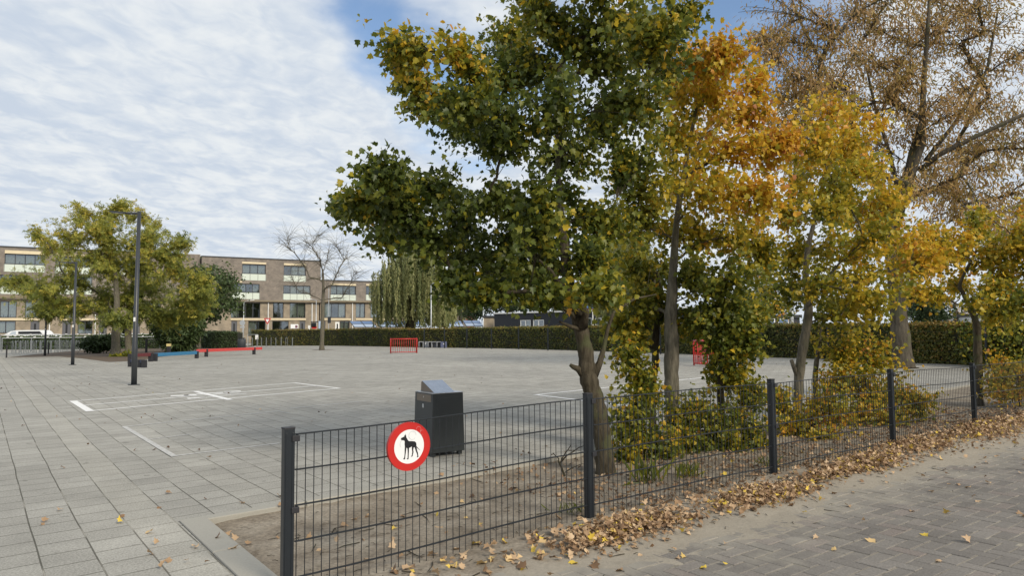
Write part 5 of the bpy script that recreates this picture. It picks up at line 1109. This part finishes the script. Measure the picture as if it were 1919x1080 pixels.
bush('tall golden bush behind the fourth fence post', [(1600, 640, 50, 34, .6), (1640, 670, 40, 34, .4), (1570, 670, 26, 24, .6), (1600, 710, 50, 30, .3), (1560, 720, 30, 24, .3), (1640, 740, 40, 34, .1), (1690, 740, 34, 36, .2), (1610, 770, 44, 34, -.1), (1720, 760, 24, 24, .1), (1660, 790, 34, 24, -.2)], 11.0, .55, 5200, 54)
bush('ochre low shrub against the fence at the right edge', [(1880, 690, 34, 24, .5), (1920, 700, 34, 30, .4), (1870, 720, 26, 20, .2), (1900, 735, 40, 20, 0), (1960, 720, 40, 34, .3)], 13.0, .62, 2600, 55)

# grass tuft, fallen leaves, twigs
rng = np.random.default_rng(77)
g = G(1218, 898); gz_ = hz(g.x, g.y); tv = [(-.016, 0, 0), (.016, 0, 0), (.012, .6, .07), (0, 1, .3)]; tf = [(0, 1, 2, 3)]
def tuft(px, py, n_, hgt, label, tn=.42):
    g = G(px, py); z_ = hz(g.x, g.y); r = thing('grass_tuft', label, 'grass tuft', (g.x, g.y, z_)); m = n_
    p = np.array([g.x, g.y, z_]) + rng.normal(size=(m, 3)) * np.array([.07, .05, .0]); y = rng.normal(size=(m, 3)) * .35 + np.array([0, 0, 1])
    inst_mesh('blades', tv, tf, p, frames_from(y, unit(m)), hgt * rng.uniform(.5, 1.2, m), tn + rng.normal(size=m) * .1, M_MAPLE, r)
tuft(1216, 900, 40, .27, 'tall grass tuft just inside the fence between second and third post', .36)
tuft(1290, 893, 60, .16, 'low grass tuft right of the tall one'); tuft(1075, 965, 40, .09, 'tiny weed tuft left of the second post', .3); tuft(1440, 880, 40, .12, 'short grass at the foot of the third post', .38)

def litter(n_, sampler, size, stack, tmean, tsd):
    x, y = sampler(n_); z = hs(x, y); z = np.where(toff(x, y)[1] > .3, np.maximum(z, 0.001), z)
    kk_ = (x - KC.x) * (-KD.y) + (y - KC.y) * KD.x; k2_ = (x - KC.x) * s2.x + (y - KC.y) * s2.y
    z = np.where((kk_ > -.12) | (k2_ < .22), np.maximum(z, .009), z)
    z = z + .008 + rng.random(n_) * stack
    yv = unit(n_); yv[:, 2] *= .45; nn = unit(n_) * .7 + np.array([0, 0, 1.]) * rng.choice([1, -1], n_)[:, None]; return np.stack([x, y, z], 1), frames_from(yv, nn), size * rng.uniform(.6, 1.25, n_), tmean + rng.normal(size=n_) * tsd
parts = []
for (c_, a_, b_2, hh), cnt_ in zip(PILES, (900, 160, 800, 350, 900, 350, 800, 1000, 700)):
    t0, o0 = toff(c_.x, c_.y)
    def smp(n_, t0=t0, o0=o0, a_=a_, b_2=b_2):
        u = rng.normal(size=n_) * .50 * a_; v = rng.normal(size=n_) * .42 * b_2; tt_, oo_ = t0 + u, o0 + v; return P1[0] + tt_ * FD[0] + oo_ * FN[0], P1[1] + tt_ * FD[1] + oo_ * FN[1]
    parts.append(litter(int(cnt_ * 1.35), smp, .044, .045, .52, .26))
def band(t0, t1, o0, osd):
    def f(n_):
        tt_ = rng.uniform(t0, t1, n_); oo_ = o0 + rng.normal(size=n_) * osd; return P1[0] + tt_ * FD[0] + oo_ * FN[0], P1[1] + tt_ * FD[1] + oo_ * FN[1]
    return f
parts.append(litter(900, band(2.4, 12, .10, .22), .046, .02, .5, .25))        # along the fence foot
parts.append(litter(2600, band(2.6, 13, -.9, .7), .046, .02, .33, .25))        # under the shrubs
parts.append(litter(120, band(.6, 2.4, .25, .22), .065, .01, .6, .25))
parts.append(litter(60, band(-.5, 2.4, -1.0, .7), .055, .004, .6, .25))
parts.append(litter(110, band(.5, 12, 1.4, .8), .055, .003, .75, .2))
def court(n_):
    Yc = 5.5 + rng.random(n_) ** 1.5 * 50; Xc = rng.uniform(-.72, .6, n_) * Yc; return Xc, Yc
P_, F_, S_, T_ = litter(260, court, .05, .002, .25, .3); m_ = ((P_[:, 0] - KC.x) * (-KD.y) + (P_[:, 1] - KC.y) * KD.x) > .1; P_[:, 2] = .014
parts.append((P_[m_], F_[m_], S_[m_], T_[m_]))
o = inst_mesh('fallen_leaves', CURL_V, MAPLE_F, *[np.concatenate([p[i] for p in parts]) for i in range(4)], M_LITTER)
tag(o, 'heaps and scatter of tan, brown and yellow maple leaves along the fence', 'fallen leaves', kind='stuff')
mb = MB()
for i in range(620):
    x, y = band(-1.0, 7.5, -.75, .55)(1) if i < 420 else band(.2, 9, .5, .35)(1)
    x, y = float(x[0]), float(y[0])
    if (x - KC.x) * (-KD.y) + (y - KC.y) * KD.x > -.15 or (x - KC.x) * s2.x + (y - KC.y) * s2.y < .3: continue
    an = rng.random() * 6.28; ln = rng.uniform(.015, .07) if i % 9 else rng.uniform(.1, .25); z_ = hz(x, y) + .004
    e_ = (x + math.cos(an) * ln, y + math.sin(an) * ln); mdl = ((x + e_[0]) / 2 + rng.normal() * ln * .08, (y + e_[1]) / 2 + rng.normal() * ln * .08)
    mb.tube([(x, y, z_), (*mdl, hz(*mdl) + .008), (*e_, hz(*e_) + .005)], [.0018 + ln * .008, .0018 + ln * .008, .001], 4)
tag(mb.build('twigs', BARK_D), 'dark broken twigs scattered over the sandy strip', 'twigs', kind='stuff')
# a dead branch leaning at the foot of the crooked maple
b0 = G(1062, 905); r = thing('dead_branch', 'dry curled branch lying left of the crooked maple, behind the fence', 'branch', (b0.x, b0.y, 0)); k = 7.0
br_ = random.Random(4); mb = MB()
def crook(px, py, dx, dy, n_, w_):
    pts = [at(px, py, k)]; rr = [w_]
    for q in range(n_):
        px += dx + br_.uniform(-5, 5); py += dy + br_.uniform(-4, 4); dx *= .96; dy *= .7; pts.append(at(px, py, k + br_.uniform(-.08, .08))); rr.append(w_ * (1 - (q + 1) / (n_ + .6)))
    mb.tube(pts, rr, 6)
crook(1058, 893, -3, -13, 6, .012); crook(1050, 868, 9, -11, 6, .009); crook(1052, 862, 3, -12, 5, .007); crook(1060, 885, 10, -6, 5, .007); crook(1066, 845, 9, 2, 4, .005)
mb.build('stem', BARK_D, r)
